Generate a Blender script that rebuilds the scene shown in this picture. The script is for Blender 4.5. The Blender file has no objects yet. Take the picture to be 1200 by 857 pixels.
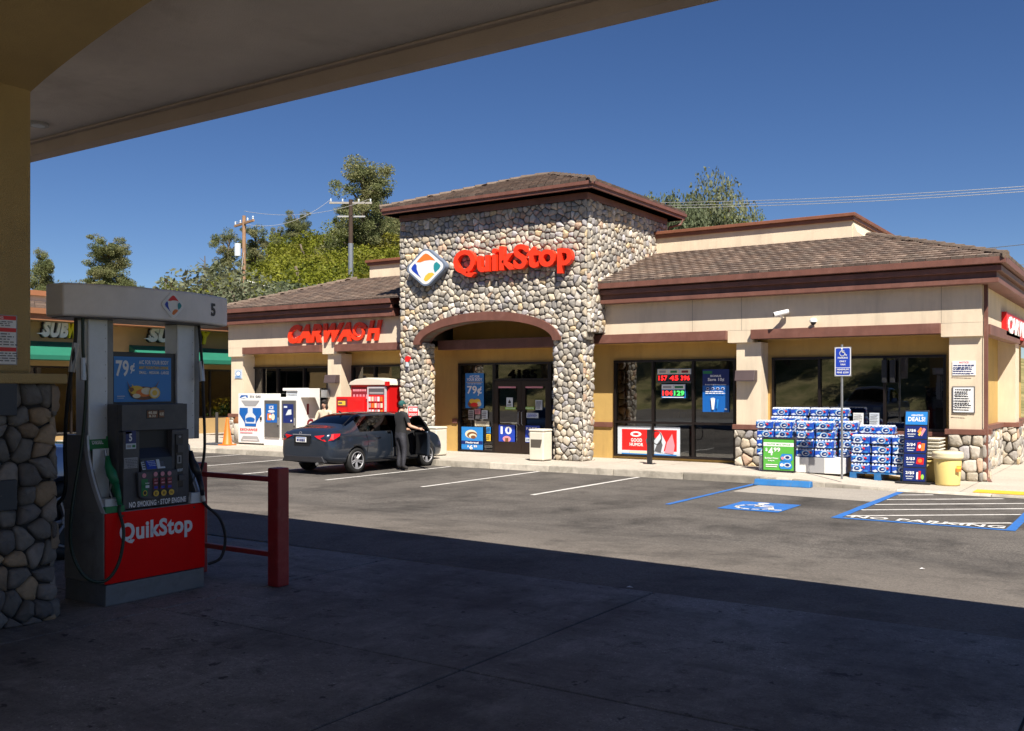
import bpy, bmesh, math, random
import numpy as np
from mathutils import Vector, Matrix

R = math.radians
SC = bpy.context.scene
COL = SC.collection
CAMZ = 2.05

# ------------------------------------------------------------------ camera, world, sun, exposure
cam_d = bpy.data.cameras.new("camera"); cam = bpy.data.objects.new("camera", cam_d); COL.objects.link(cam)
cam.location = (0, 0, CAMZ)
cam.rotation_euler = (R(90), 0, math.atan2(.5569, .8306))
cam_d.sensor_width = 36; cam_d.lens = 36 * 1133 / 1200
cam_d.shift_y = 27.5 / 1200; cam_d.clip_end = 3000; cam_d.clip_start = .05
SC.camera = cam

SUN_DIR = Vector((.25, -.25, .46)).normalized()          # towards the sun
w = bpy.data.worlds.new("World"); SC.world = w; w.use_nodes = True
nt = w.node_tree; bg = nt.nodes['Background']
sky = nt.nodes.new('ShaderNodeTexSky'); sky.sky_type = 'NISHITA'; sky.sun_disc = False
sky.sun_elevation = math.asin(SUN_DIR.z); sky.sun_rotation = math.atan2(SUN_DIR.x, SUN_DIR.y)
sky.altitude = 500; sky.air_density = .8; sky.dust_density = .05; sky.ozone_density = 3.5
hs = nt.nodes.new('ShaderNodeHueSaturation'); hs.inputs['Saturation'].default_value = 1.17; hs.inputs['Hue'].default_value = .509
nt.links.new(sky.outputs[0], hs.inputs['Color']); nt.links.new(hs.outputs[0], bg.inputs[0]); bg.inputs[1].default_value = .05
sl = bpy.data.lights.new("sun", 'SUN'); sl.energy = 5.0; sl.angle = R(.5); sl.color = (1, .93, .82)
so = bpy.data.objects.new("sun", sl); COL.objects.link(so); so.location = (10, -10, 30)
so.rotation_euler = SUN_DIR.to_track_quat('Z', 'Y').to_euler()
SC.view_settings.view_transform = 'Standard'; SC.view_settings.look = 'None'
SC.view_settings.gamma = 1; SC.view_settings.use_curve_mapping = False
SC.view_settings.exposure = 0.85
SC.cycles.max_bounces = 8; SC.cycles.transparent_max_bounces = 12; SC.cycles.caustics_reflective = False

# ------------------------------------------------------------------ measuring helpers (photo column/row -> point on a real plane)
c_, s_ = .8306, .5569
def ray(u):
    a = (u - 600) / 1133; return a * c_ - s_, a * s_ + c_
def onY(u, v, y):
    xf, f = ray(u); d = y / f; return Vector((xf * d, y, CAMZ + (456 - v) / 1133 * d))
def onX(u, v, x):
    xf, f = ray(u); d = x / xf; return Vector((x, f * d, CAMZ + (456 - v) / 1133 * d))
def atd(u, v, d):
    xf, f = ray(u); return Vector((xf * d, f * d, CAMZ + (456 - v) / 1133 * d))
def sm(a, b, x):
    t = min(1, max(0, (x - a) / (b - a))); return t * t * (3 - 2 * t)
def gz(x, y):
    z = .3 * (1 - sm(7.6, 13.5, y))
    t = sm(6.5, 8.8, y) * (1 - sm(10, 14.5, y))
    return z + .012 * (-min(2, max(-14, x)) - 6) * t * (1 if y > 7.6 else sm(6.5, 8.8, y))

def lin(r, g, b):
    f = lambda c: (c / 255 / 12.92) if c / 255 <= .04045 else ((c / 255 + .055) / 1.055) ** 2.4
    return (f(r), f(g), f(b))

# ------------------------------------------------------------------ materials
MATS = {}
def pm(name, col, rough=.6, metal=0., var=.12, vs=3., bump=0., bs=60., spec=.5, coat=0., attr=False, emit=0., rvar=0., streak=0., detail=6, dirt=None, ds=1.5):
    if name in MATS: return MATS[name]
    m = bpy.data.materials.new(name); m.use_nodes = True; n = m.node_tree.nodes; l = m.node_tree.links
    b = n['Principled BSDF']; b.inputs['Roughness'].default_value = rough; b.inputs['Metallic'].default_value = metal
    b.inputs['Specular IOR Level'].default_value = spec; b.inputs['Coat Weight'].default_value = coat
    b.inputs['Coat Roughness'].default_value = .05
    tc = n.new('ShaderNodeTexCoord')
    if attr:
        at = n.new('ShaderNodeAttribute'); at.attribute_name = 'Col'; src = at.outputs['Color']
    else:
        rgb = n.new('ShaderNodeRGB'); rgb.outputs[0].default_value = (*col, 1); src = rgb.outputs[0]
    if var > 0:
        nz = n.new('ShaderNodeTexNoise'); nz.inputs['Scale'].default_value = vs; nz.inputs['Detail'].default_value = detail
        nz.inputs['Roughness'].default_value = .65
        l.new(tc.outputs['Object'], nz.inputs['Vector'])
        mr = n.new('ShaderNodeMapRange'); mr.inputs[1].default_value = .25; mr.inputs[2].default_value = .75
        mr.inputs[3].default_value = 1 - var; mr.inputs[4].default_value = 1 + var
        l.new(nz.outputs['Fac'], mr.inputs[0])
        mx = n.new('ShaderNodeVectorMath'); mx.operation = 'SCALE'
        l.new(src, mx.inputs[0]); l.new(mr.outputs[0], mx.inputs['Scale']); src = mx.outputs[0]
        if rvar > 0:
            m2 = n.new('ShaderNodeMapRange'); m2.inputs[1].default_value = .3; m2.inputs[2].default_value = .7
            m2.inputs[3].default_value = rough - rvar; m2.inputs[4].default_value = rough + rvar
            l.new(nz.outputs['Fac'], m2.inputs[0]); l.new(m2.outputs[0], b.inputs['Roughness'])
    if dirt:
        nz = n.new('ShaderNodeTexNoise'); nz.inputs['Scale'].default_value = ds; nz.inputs['Detail'].default_value = 8
        nz.inputs['Roughness'].default_value = .7; nz.inputs['Distortion'].default_value = .4
        l.new(tc.outputs['Object'], nz.inputs['Vector'])
        mr = n.new('ShaderNodeMapRange'); mr.inputs[1].default_value = .5; mr.inputs[2].default_value = .68; mr.inputs[4].default_value = dirt[3]
        l.new(nz.outputs['Fac'], mr.inputs[0])
        mx = n.new('ShaderNodeMix'); mx.data_type = 'RGBA'; mx.inputs[7].default_value = (*dirt[:3], 1)
        l.new(mr.outputs[0], mx.inputs[0]); l.new(src, mx.inputs[6]); src = mx.outputs[2]
    if streak > 0:
        mp = n.new('ShaderNodeMapping'); mp.inputs['Scale'].default_value = (1.6, 1.6, .22); l.new(tc.outputs['Object'], mp.inputs[0])
        nz = n.new('ShaderNodeTexNoise'); nz.inputs['Scale'].default_value = 1.6; nz.inputs['Detail'].default_value = 7; nz.inputs['Roughness'].default_value = .7; l.new(mp.outputs[0], nz.inputs['Vector'])
        mr = n.new('ShaderNodeMapRange'); mr.inputs[1].default_value = .48; mr.inputs[2].default_value = .72; mr.inputs[3].default_value = 1; mr.inputs[4].default_value = 1 - streak
        l.new(nz.outputs['Fac'], mr.inputs[0]); mx = n.new('ShaderNodeVectorMath'); mx.operation = 'SCALE'; l.new(src, mx.inputs[0]); l.new(mr.outputs[0], mx.inputs['Scale']); src = mx.outputs[0]
    l.new(src, b.inputs['Base Color'])
    if emit > 0:
        l.new(src, b.inputs['Emission Color']); b.inputs['Emission Strength'].default_value = emit
    if bump > 0:
        nz = n.new('ShaderNodeTexNoise'); nz.inputs['Scale'].default_value = bs; nz.inputs['Detail'].default_value = 4
        l.new(tc.outputs['Object'], nz.inputs['Vector'])
        bp = n.new('ShaderNodeBump'); bp.inputs['Strength'].default_value = bump; bp.inputs['Distance'].default_value = .01
        l.new(nz.outputs['Fac'], bp.inputs['Height']); l.new(bp.outputs[0], b.inputs['Normal'])
    MATS[name] = m
    return m

def speckle(name, base, light, dark, rough=.9, patch=.25, wear=None, lane=None):
    """asphalt / concrete: fine aggregate, large soft patches, dark spots"""
    m = bpy.data.materials.new(name); m.use_nodes = True; n = m.node_tree.nodes; l = m.node_tree.links
    b = n['Principled BSDF']; b.inputs['Roughness'].default_value = rough; b.inputs['Specular IOR Level'].default_value = .3
    tc = n.new('ShaderNodeTexCoord')
    def noise(s, d=6, r=.6, scale=None):
        z = n.new('ShaderNodeTexNoise'); z.inputs['Scale'].default_value = s; z.inputs['Detail'].default_value = d; z.inputs['Roughness'].default_value = r
        if scale:
            mp = n.new('ShaderNodeMapping'); mp.inputs['Scale'].default_value = scale
            l.new(tc.outputs['Object'], mp.inputs[0]); l.new(mp.outputs[0], z.inputs['Vector'])
        else: l.new(tc.outputs['Object'], z.inputs['Vector'])
        return z.outputs['Fac']
    def rng(src, a, b2, c, d):
        q = n.new('ShaderNodeMapRange'); q.inputs[1].default_value = a; q.inputs[2].default_value = b2
        q.inputs[3].default_value = c; q.inputs[4].default_value = d; l.new(src, q.inputs[0]); return q.outputs[0]
    def mix(f, A, B):
        q = n.new('ShaderNodeMix'); q.data_type = 'RGBA'; l.new(f, q.inputs[0])
        for i, X in ((6, A), (7, B)):
            if isinstance(X, tuple): q.inputs[i].default_value = (*X, 1)
            else: l.new(X, q.inputs[i])
        return q.outputs[2]
    c = mix(rng(noise(28, 3, .8), .4, .62, 0, 1), base, light)
    c = mix(rng(noise(45, 3, .8), .6, .68, 0, .85), c, tuple(min(1, q * 2.1) for q in light))
    c = mix(rng(noise(70, 2), .57, .66, 0, .8), c, dark)
    c = mix(rng(noise(.35, 8, .65, (1, 1.6, 1)), .42, .66, 0, patch), c, dark)
    c = mix(rng(noise(1.3, 9, .75, (.35, 1.5, 1)), .5, .72, 0, patch * 1.1), c, dark)
    if lane:                                                  # the driving lane by the pumps is worn down to pale aggregate
        sp = n.new('ShaderNodeSeparateXYZ'); l.new(tc.outputs['Object'], sp.inputs[0])
        ad = n.new('ShaderNodeMath'); ad.operation = 'MULTIPLY_ADD'; l.new(noise(.5, 6, .7, (.4, 1, 1)), ad.inputs[0]); ad.inputs[1].default_value = 5; l.new(sp.outputs[1], ad.inputs[2])
        f = rng(ad.outputs[0], lane[1] + 2.5, lane[2] + 2.5, 0, .75)
        c2 = mix(rng(noise(38, 3, .8), .42, .6, 0, 1), lane[0], tuple(min(1, q * 1.7) for q in lane[0])); c2 = mix(rng(noise(60, 2), .55, .66, 0, .8), c2, base)
        q = n.new('ShaderNodeMix'); q.data_type = 'RGBA'; l.new(f, q.inputs[0]); l.new(c, q.inputs[6]); l.new(c2, q.inputs[7]); c = q.outputs[2]
    if wear: c = mix(rng(noise(3.1, 7, .8), .55, .68, 0, wear), c, tuple(q * .35 for q in dark))
    if wear: c = mix(rng(noise(7.5, 3, .6), .66, .7, 0, wear), c, tuple(q * .25 for q in dark))
    if wear and not lane: c = mix(rng(noise(2.2, 8, .8, (1, .5, 1)), .52, .66, 0, .6), c, light)
    if wear: c = mix(rng(noise(.8, 9, .7, (1, .6, 1)), .48, .7, 0, .75), c, tuple(q * .45 for q in dark))
    l.new(c, b.inputs['Base Color'])
    bp = n.new('ShaderNodeBump'); bp.inputs['Strength'].default_value = .35; bp.inputs['Distance'].default_value = .006
    l.new(noise(90, 3), bp.inputs['Height']); l.new(bp.outputs[0], b.inputs['Normal'])
    return m

def glass_mat(name, tint, ior=1.9):
    m = bpy.data.materials.new(name); m.use_nodes = True; n = m.node_tree.nodes; l = m.node_tree.links
    n.remove(n['Principled BSDF']); out = n['Material Output']
    t = n.new('ShaderNodeBsdfTransparent'); t.inputs[0].default_value = (*tint, 1)
    g = n.new('ShaderNodeBsdfGlossy'); g.inputs['Roughness'].default_value = .015; g.inputs[0].default_value = (.95, .97, 1, 1)
    f = n.new('ShaderNodeFresnel'); f.inputs[0].default_value = ior
    tc = n.new('ShaderNodeTexCoord'); nz = n.new('ShaderNodeTexNoise'); nz.inputs['Scale'].default_value = .9
    bp = n.new('ShaderNodeBump'); bp.inputs['Strength'].default_value = .04; bp.inputs['Distance'].default_value = .05
    l.new(tc.outputs['Object'], nz.inputs['Vector']); l.new(nz.outputs['Fac'], bp.inputs['Height'])
    l.new(bp.outputs[0], g.inputs['Normal'])
    mx = n.new('ShaderNodeMixShader'); l.new(f.outputs[0], mx.inputs[0]); l.new(t.outputs[0], mx.inputs[1]); l.new(g.outputs[0], mx.inputs[2])
    l.new(mx.outputs[0], out.inputs[0]); return m

asphalt = speckle('asphalt', (.08, .072, .065), (.16, .145, .13), (.034, .031, .029), patch=.5, wear=.3, lane=((.13, .113, .098), 12.5, 9.0))
concrete = speckle('forecourt_concrete', (.205, .197, .186), (.28, .27, .255), (.085, .081, .077), rough=.75, patch=.85, wear=.85)
walkcon = speckle('sidewalk_concrete', (.44, .39, .33), (.52, .47, .4), (.3, .27, .23), patch=.35)
curbcon = speckle('curb_concrete', (.36, .32, .26), (.46, .42, .36), (.13, .12, .1), patch=.9, wear=.4)
aproncon = speckle('apron_concrete', (.3, .27, .235), (.36, .33, .29), (.2, .185, .17), patch=.4)
drygrass = speckle('dry_ground', (.3, .25, .11), (.38, .31, .15), (.1, .11, .03), patch=.95)
sealant = pm('joint_sealant', (.02, .02, .022), .9)
cream = pm('cream_stucco', (.74, .62, .46), .9, var=.06, vs=1.2, bump=.5, bs=140, dirt=(.58, .48, .36, .35), ds=.8, streak=.16)
ochre = pm('ochre_stucco', (.54, .35, .11), .9, var=.1, vs=1.0, bump=.5, bs=140, dirt=(.44, .28, .1, .4), ds=.8, streak=.16)
canopy_st = pm('canopy_stucco', (.66, .6, .55), .9, var=.14, vs=.7, bump=.8, bs=90, dirt=(.36, .31, .27, .5), ds=.5)
olive_st = pm('olive_stucco', (.42, .3, .13), .9, var=.15, vs=1.1, bump=.8, bs=90)
brown = pm('brown_trim', (.17, .07, .05), .55, var=.18, vs=2.5, bump=.1, bs=30, dirt=(.25, .12, .095, .5), ds=2, streak=.25)
brown2 = pm('red_brown_cap', (.2, .075, .04), .55, var=.18, vs=2.5, dirt=(.26, .11, .07, .5), ds=2)
dark_bronze = pm('dark_bronze', (.018, .013, .012), .35, .3, var=.2)
mortar = pm('mortar', (.17, .15, .125), .95, bump=.6, bs=40)
stone_m = pm('river_stone', (.4, .4, .4), .75, attr=True, var=.22, vs=14, bump=.6, bs=35)
tile_m = pm('roof_tile', (.3, .2, .15), .85, attr=True, var=.25, vs=9, bump=.5, bs=60)
leaf_m = pm('foliage', (.1, .1, .1), .6, attr=True, var=.2, vs=1.5, spec=.25)
def add_translucency(m, f=.4):
    n = m.node_tree.nodes; l = m.node_tree.links; b = n['Principled BSDF']; t = n.new('ShaderNodeBsdfTranslucent')
    l.new(b.inputs['Base Color'].links[0].from_socket, t.inputs[0]); mx = n.new('ShaderNodeMixShader'); mx.inputs[0].default_value = f
    l.new(b.outputs[0], mx.inputs[1]); l.new(t.outputs[0], mx.inputs[2]); l.new(mx.outputs[0], n['Material Output'].inputs[0])
add_translucency(leaf_m)
bark = pm('bark', (.13, .1, .075), .9, var=.3, vs=6, bump=.6, bs=20)
glass = glass_mat('store_glass', (.3, .32, .3), 2.2)
carglass = glass_mat('car_glass', (.1, .11, .12), 1.6)
white = pm('white_paint', (.8, .8, .78), .45, var=.05, vs=2)
offwhite = pm('off_white', (.66, .62, .52), .6, var=.06)
gal = pm('galvanised', (.42, .43, .44), .4, .8, var=.15, vs=12)
brushed = pm('brushed_aluminium', (.62, .64, .66), .45, .25, var=.1, vs=9, rvar=.08)
pumpgrey = pm('pump_grey', (.26, .26, .25), .5, .1, var=.12, vs=5, dirt=(.1, .09, .08, .5), ds=3)
headgrey = pm('pump_head_grey', (.74, .7, .68), .45, .1, var=.1, vs=4, dirt=(.6, .56, .52, .4), ds=2)
blk = pm('black_plastic', (.022, .022, .026), .38, var=.2, vs=8, rvar=.08)
blk2 = pm('charcoal_plastic', (.06, .06, .068), .45, var=.25, vs=6, dirt=(.1, .095, .09, .5), ds=5)
rubber = pm('rubber', (.014, .014, .014), .6, var=.3, vs=20)
hosegreen = pm('green_hose', (.012, .03, .018), .5)
redp = pm('red_panel', (.8, .003, .005), .3, var=.06, vs=3, dirt=(.7, .004, .006, .35), ds=4, spec=.15)
postred = pm('red_post_paint', (.3, .02, .02), .45, var=.2, vs=7, dirt=(.45, .1, .08, .35), ds=9, bump=.1)
signred = pm('sign_red', (.86, .045, .012), .4, var=.03)
orange = pm('cone_orange', (.85, .16, .015), .5)
PAL = {
 'w': pm('ink_white', (.82, .82, .82), .5, var=0), 'K': pm('vinyl_black', (.003, .003, .003), .9, var=0, spec=.05), 'k': pm('ink_black', (.015, .015, .015), .5, var=0), 'b': pm('ink_blue', lin(20, 95, 175), .4, var=0),
 'n': pm('ink_navy', lin(20, 40, 105), .4, var=0), 's': pm('ink_sky', lin(45, 130, 205), .4, var=0), 'r': pm('ink_red', (.7, .015, .015), .45, var=0),
 'g': pm('ink_green', (.1, .42, .06), .45, var=0), 'y': pm('ink_yellow', (.8, .52, .06), .5, var=0), 'o': pm('ink_orange', (.78, .2, .03), .5, var=0),
 't': pm('ink_teal', (.02, .26, .3), .5, var=0), 'e': pm('ink_grey', (.35, .35, .36), .5, var=0), 'd': pm('ink_dark_grey', (.09, .09, .1), .5, var=0),
 'm': pm('ink_maroon', (.22, .02, .03), .5, var=0), 'q': pm('ink_royal', lin(30, 65, 175), .5, var=0), 'h': pm('ink_brown', (.2, .08, .03), .5, var=0),
 'c': pm('ink_cream', (.75, .68, .5), .5, var=0), 'p': pm('ink_pink', (.7, .28, .33), .5, var=0), 'l': pm('ink_pale', (.6, .66, .72), .5, var=0),
 'G': pm('ink_deep_green', (.02, .2, .06), .5, var=0), 'L': pm('ink_lime', (.3, .6, .08), .5, var=0)}
ledr = pm('led_red', (.9, .02, .02), .5, var=0, emit=1.2); ledg = pm('led_green', (.05, .7, .1), .5, var=0, emit=.8)
PAL['B'] = pm('sign_edge_blue', (.16, .2, .28), .4, var=0); PAL['R'] = ledr; PAL['E'] = ledg
bluepaint = pm('blue_marking_paint', (.02, .13, .42), .75, var=.2, vs=5, dirt=(.06, .1, .2, .45), ds=6)
whitepaint = pm('white_marking_paint', (.62, .6, .57), .8, var=.12, vs=6, dirt=(.25, .24, .22, .6), ds=7)
yellowpaint = pm('yellow_marking_paint', (.75, .45, .03), .75, var=.15, vs=5, dirt=(.4, .27, .1, .5), ds=5)
bluecurb = pm('blue_block_paint', (.015, .14, .38), .6, var=.2, vs=5, dirt=(.1, .16, .22, .5), ds=8)
wood = pm('pole_wood', (.32, .19, .11), .85, var=.25, vs=4, bump=.4, bs=25)
carpaint = pm('car_paint_slate_blue', (.03, .043, .068), .28, .55, var=.05, coat=1.)
suvpaint = pm('car_paint_pale_blue', (.28, .38, .6), .3, .2, var=.04, coat=1.)
awng = pm('awning_green', (.014, .15, .095), .6, var=.12, vs=2)
skin = pm('skin', (.52, .3, .21), .55, var=.08)
shirt = pm('black_cotton', (.016, .016, .018), .85, bump=.4, bs=25, var=.3, vs=8)
trouser = pm('dark_trouser', (.03, .03, .038), .6, bump=.6, bs=14, var=.35, vs=7)

# ------------------------------------------------------------------ object helpers
def tag(o, label=None, cat=None, group=None, kind=None):
    if label: o['label'] = label
    if cat: o['category'] = cat
    if group: o['group'] = group
    if kind: o['kind'] = kind
    return o
def thing(name, label, cat, loc=(0, 0, 0), rz=0, group=None, kind=None):
    o = bpy.data.objects.new(name, None); COL.objects.link(o); o.empty_display_size = .1
    o.location = loc; o.rotation_euler = (0, 0, rz); return tag(o, label, cat, group, kind)
def origin_of(p):
    v = Vector((0, 0, 0))
    while p is not None: v += Vector(p.location); p = p.parent
    return v

class MB:
    def __init__(s): s.v = []; s.f = []; s.m = []; s.c = []; s.col = None
    def add(s, vs, fs, mi=0):
        b = len(s.v); s.v += [tuple(q) for q in vs]
        for f in fs: s.f.append([b + i for i in f]); s.m.append(mi); s.c.append(s.col)
        return s
    def box(s, x0, x1, y0, y1, z0, z1, mi=0):
        vs = [(x, y, z) for z in (z0, z1) for y in (y0, y1) for x in (x0, x1)]
        return s.add(vs, [(0, 2, 3, 1), (4, 5, 7, 6), (0, 1, 5, 4), (2, 6, 7, 3), (0, 4, 6, 2), (1, 3, 7, 5)], mi)
    def obox(s, o, a, b, c, mi=0):
        o, a, b, c = map(Vector, (o, a, b, c))
        vs = [o + a * i + b * j + c * k for k in (0, 1) for j in (0, 1) for i in (0, 1)]
        return s.add(vs, [(0, 2, 3, 1), (4, 5, 7, 6), (0, 1, 5, 4), (2, 6, 7, 3), (0, 4, 6, 2), (1, 3, 7, 5)], mi)
    def prism(s, pts, ext, mi=0):
        """pts: planar polygon (3D), ext: extrusion vector"""
        n = len(pts); P = [Vector(p) for p in pts]; e = Vector(ext)
        s.add(P + [p + e for p in P], [tuple(range(n - 1, -1, -1)), tuple(range(n, 2 * n))] + [(i, (i + 1) % n, n + (i + 1) % n, n + i) for i in range(n)], mi)
        return s
    def tube(s, pts, r, seg=8, mi=0, cap=True):
        P = [Vector(p) for p in pts]; rs = r if isinstance(r, (list, tuple)) else [r] * len(P)
        b = len(s.v); up = None
        for i, p in enumerate(P):
            t = (P[min(i + 1, len(P) - 1)] - P[max(i - 1, 0)]).normalized()
            if up is None: up = t.orthogonal().normalized()
            up = (up - t * up.dot(t)); up = up.normalized() if up.length > 1e-6 else t.orthogonal().normalized()
            sd = t.cross(up)
            for k in range(seg):
                a = 2 * math.pi * k / seg; s.v.append(tuple(p + (up * math.cos(a) + sd * math.sin(a)) * rs[i]))
        for i in range(len(P) - 1):
            for k in range(seg):
                k2 = (k + 1) % seg
                s.f.append([b + i * seg + k, b + i * seg + k2, b + (i + 1) * seg + k2, b + (i + 1) * seg + k]); s.m.append(mi); s.c.append(s.col)
        if cap:
            s.f.append([b + k for k in range(seg - 1, -1, -1)]); s.m.append(mi); s.c.append(s.col)
            e = b + (len(P) - 1) * seg; s.f.append([e + k for k in range(seg)]); s.m.append(mi); s.c.append(s.col)
        return s
    def cyl(s, p, r, h, seg=20, axis='z', mi=0, r2=None):
        d = {'x': Vector((1, 0, 0)), 'y': Vector((0, 1, 0)), 'z': Vector((0, 0, 1))}[axis]
        return s.tube([Vector(p), Vector(p) + d * h], [r, r if r2 is None else r2], seg, mi)
    def lathe(s, p, prof, seg=24, mi=0):
        b = len(s.v); n = len(prof)
        for (r, z) in prof:
            for k in range(seg):
                a = 2 * math.pi * k / seg; s.v.append((p[0] + r * math.cos(a), p[1] + r * math.sin(a), p[2] + z))
        for i in range(n - 1):
            for k in range(seg):
                k2 = (k + 1) % seg; s.f.append([b + i * seg + k, b + i * seg + k2, b + (i + 1) * seg + k2, b + (i + 1) * seg + k]); s.m.append(mi); s.c.append(s.col)
        return s
    def ell(s, c, r, seg=14, rings=8, mi=0):
        b = len(s.v)
        for i in range(rings + 1):
            t = math.pi * i / rings
            for k in range(seg):
                a = 2 * math.pi * k / seg
                s.v.append((c[0] + r[0] * math.sin(t) * math.cos(a), c[1] + r[1] * math.sin(t) * math.sin(a), c[2] + r[2] * math.cos(t)))
        for i in range(rings):
            for k in range(seg):
                k2 = (k + 1) % seg; s.f.append([b + i * seg + k, b + (i + 1) * seg + k, b + (i + 1) * seg + k2, b + i * seg + k2]); s.m.append(mi); s.c.append(s.col)
        return s
    def build(s, name, mats, parent=None, smooth=False, bev=0, world=True, kind=None, seg=2):
        me = bpy.data.meshes.new(name)
        off = origin_of(parent) if (parent is not None and world) else Vector((0, 0, 0))
        me.from_pydata([(v[0] - off.x, v[1] - off.y, v[2] - off.z) for v in s.v], [], s.f)
        for m in (mats if isinstance(mats, (list, tuple)) else [mats]): me.materials.append(m)
        me.polygons.foreach_set('material_index', s.m)
        if any(c is not None for c in s.c):
            at = me.color_attributes.new('Col', 'FLOAT_COLOR', 'CORNER'); arr = []
            for f, c in zip(s.f, s.c): arr += list((*(c or (.3, .3, .3)), 1)) * len(f)
            at.data.foreach_set('color', arr)
        if smooth: me.polygons.foreach_set('use_smooth', [True] * len(me.polygons))
        me.update()
        o = bpy.data.objects.new(name, me); COL.objects.link(o)
        if parent is not None: o.parent = parent
        if bev:
            md = o.modifiers.new('bevel', 'BEVEL'); md.width = bev; md.segments = seg; md.limit_method = 'ANGLE'; md.angle_limit = R(35)
        if kind: o['kind'] = kind
        return o

def copy_tree(o, parent=None):
    c = o.copy(); COL.objects.link(c)
    c.parent = parent
    for ch in [q for q in bpy.data.objects if q.parent == o]: copy_tree(ch, c)
    return c

def text_mesh(s, bold=0., shear=0., depth=0., res=4):
    cu = bpy.data.curves.new('t', 'FONT'); cu.body = s; cu.size = 1; cu.offset = bold; cu.shear = shear; cu.extrude = depth; cu.resolution_u = res
    cu.space_character = 1 + bold * 2.0
    o = bpy.data.objects.new('t', cu); COL.objects.link(o)
    dg = bpy.context.evaluated_depsgraph_get(); me = bpy.data.meshes.new_from_object(o.evaluated_get(dg))
    V = [tuple(v.co) for v in me.vertices]; F = [tuple(p.vertices) for p in me.polygons]
    bpy.data.objects.remove(o); bpy.data.curves.remove(cu); bpy.data.meshes.remove(me); return V, F

_tc = {}
def put_text(mb, s, o, rt, up, w_, h_, mi=0, bold=.02, shear=0., depth=0., lift=0., res=3):
    """lettering fitted into a w_ x h_ box whose lower left corner is o"""
    key = (s, bold, shear, depth > 0, res)
    if key not in _tc: _tc[key] = text_mesh(s, bold, shear, .5 if depth else 0., res)
    V, F = _tc[key]
    if not V: return
    xs = [v[0] for v in V]; ys = [v[1] for v in V]
    x0, x1, y0, y1 = min(xs), max(xs), min(ys), max(ys)
    o, rt, up = Vector(o), Vector(rt), Vector(up); n = rt.cross(up)
    mb.add([o + rt * ((v[0] - x0) / (x1 - x0) * w_) + up * ((v[1] - y0) / (y1 - y0) * h_) + n * (lift + (v[2] + .5) * depth) for v in V], F, mi)

def decor(name, parent, o, rt, up, w_, h_, els, thick=.004, base=None, lift=0., kind=None):
    """printed panel; els in 0..1 panel coordinates: (r x0 y0 x1 y1 col) (t text x0 y0 x1 y1 col) (c cx cy rx ry col) (p pts col)"""
    o, rt, up = Vector(o), Vector(rt), Vector(up); n = rt.cross(up)
    mb = MB(); keys = []
    def mi(k):
        if k not in keys: keys.append(k)
        return keys.index(k)
    if base: mb.obox(o + n * lift, rt * w_, up * h_, n * thick, mi(base)); L = lift + thick
    else: L = lift
    for e in els:
        L += .0012
        if e[0] == 'r':
            _, x0, y0, x1, y1, k = e
            P = [(x0, y0), (x1, y0), (x1, y1), (x0, y1)]
        elif e[0] == 'c':
            _, cx, cy, rx, ry, k = e
            P = [(cx + rx * math.cos(2 * math.pi * i / 24), cy + ry * math.sin(2 * math.pi * i / 24)) for i in range(24)]
        elif e[0] == 'p': P, k = e[1], e[2]
        elif e[0] == 't':
            _, s, x0, y0, x1, y1, k = e
            b = len(mb.v)
            put_text(mb, s, o + rt * (x0 * w_) + up * (y0 * h_), rt, up, (x1 - x0) * w_, (y1 - y0) * h_, mi(k), lift=L, bold=.03); continue
        mb.add([o + rt * (x * w_) + up * (y * h_) + n * L for x, y in P], [tuple(range(len(P)))], mi(k))
    return mb.build(name, [PAL[k] for k in keys], parent, kind=kind)

XR, YU, ZU = (1, 0, 0), (0, 1, 0), (0, 0, 1)
def fake_lines(x0, y0, x1, y1, n, k, fill=.55, seed=0, ragged=.15):
    """rows of small print, too small to read"""
    rnd = random.Random(seed); out = []; h = (y1 - y0) / n
    for i in range(n):
        yy = y1 - (i + .5) * h; x = x0
        end = x1 - rnd.random() * ragged * (x1 - x0)
        while x < end - .01:
            wl = min(end - x, (x1 - x0) * rnd.uniform(.06, .2)); out.append(('r', x, yy - h * fill / 2, x + wl, yy + h * fill / 2, k)); x += wl + (x1 - x0) * .03
    return out

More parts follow.
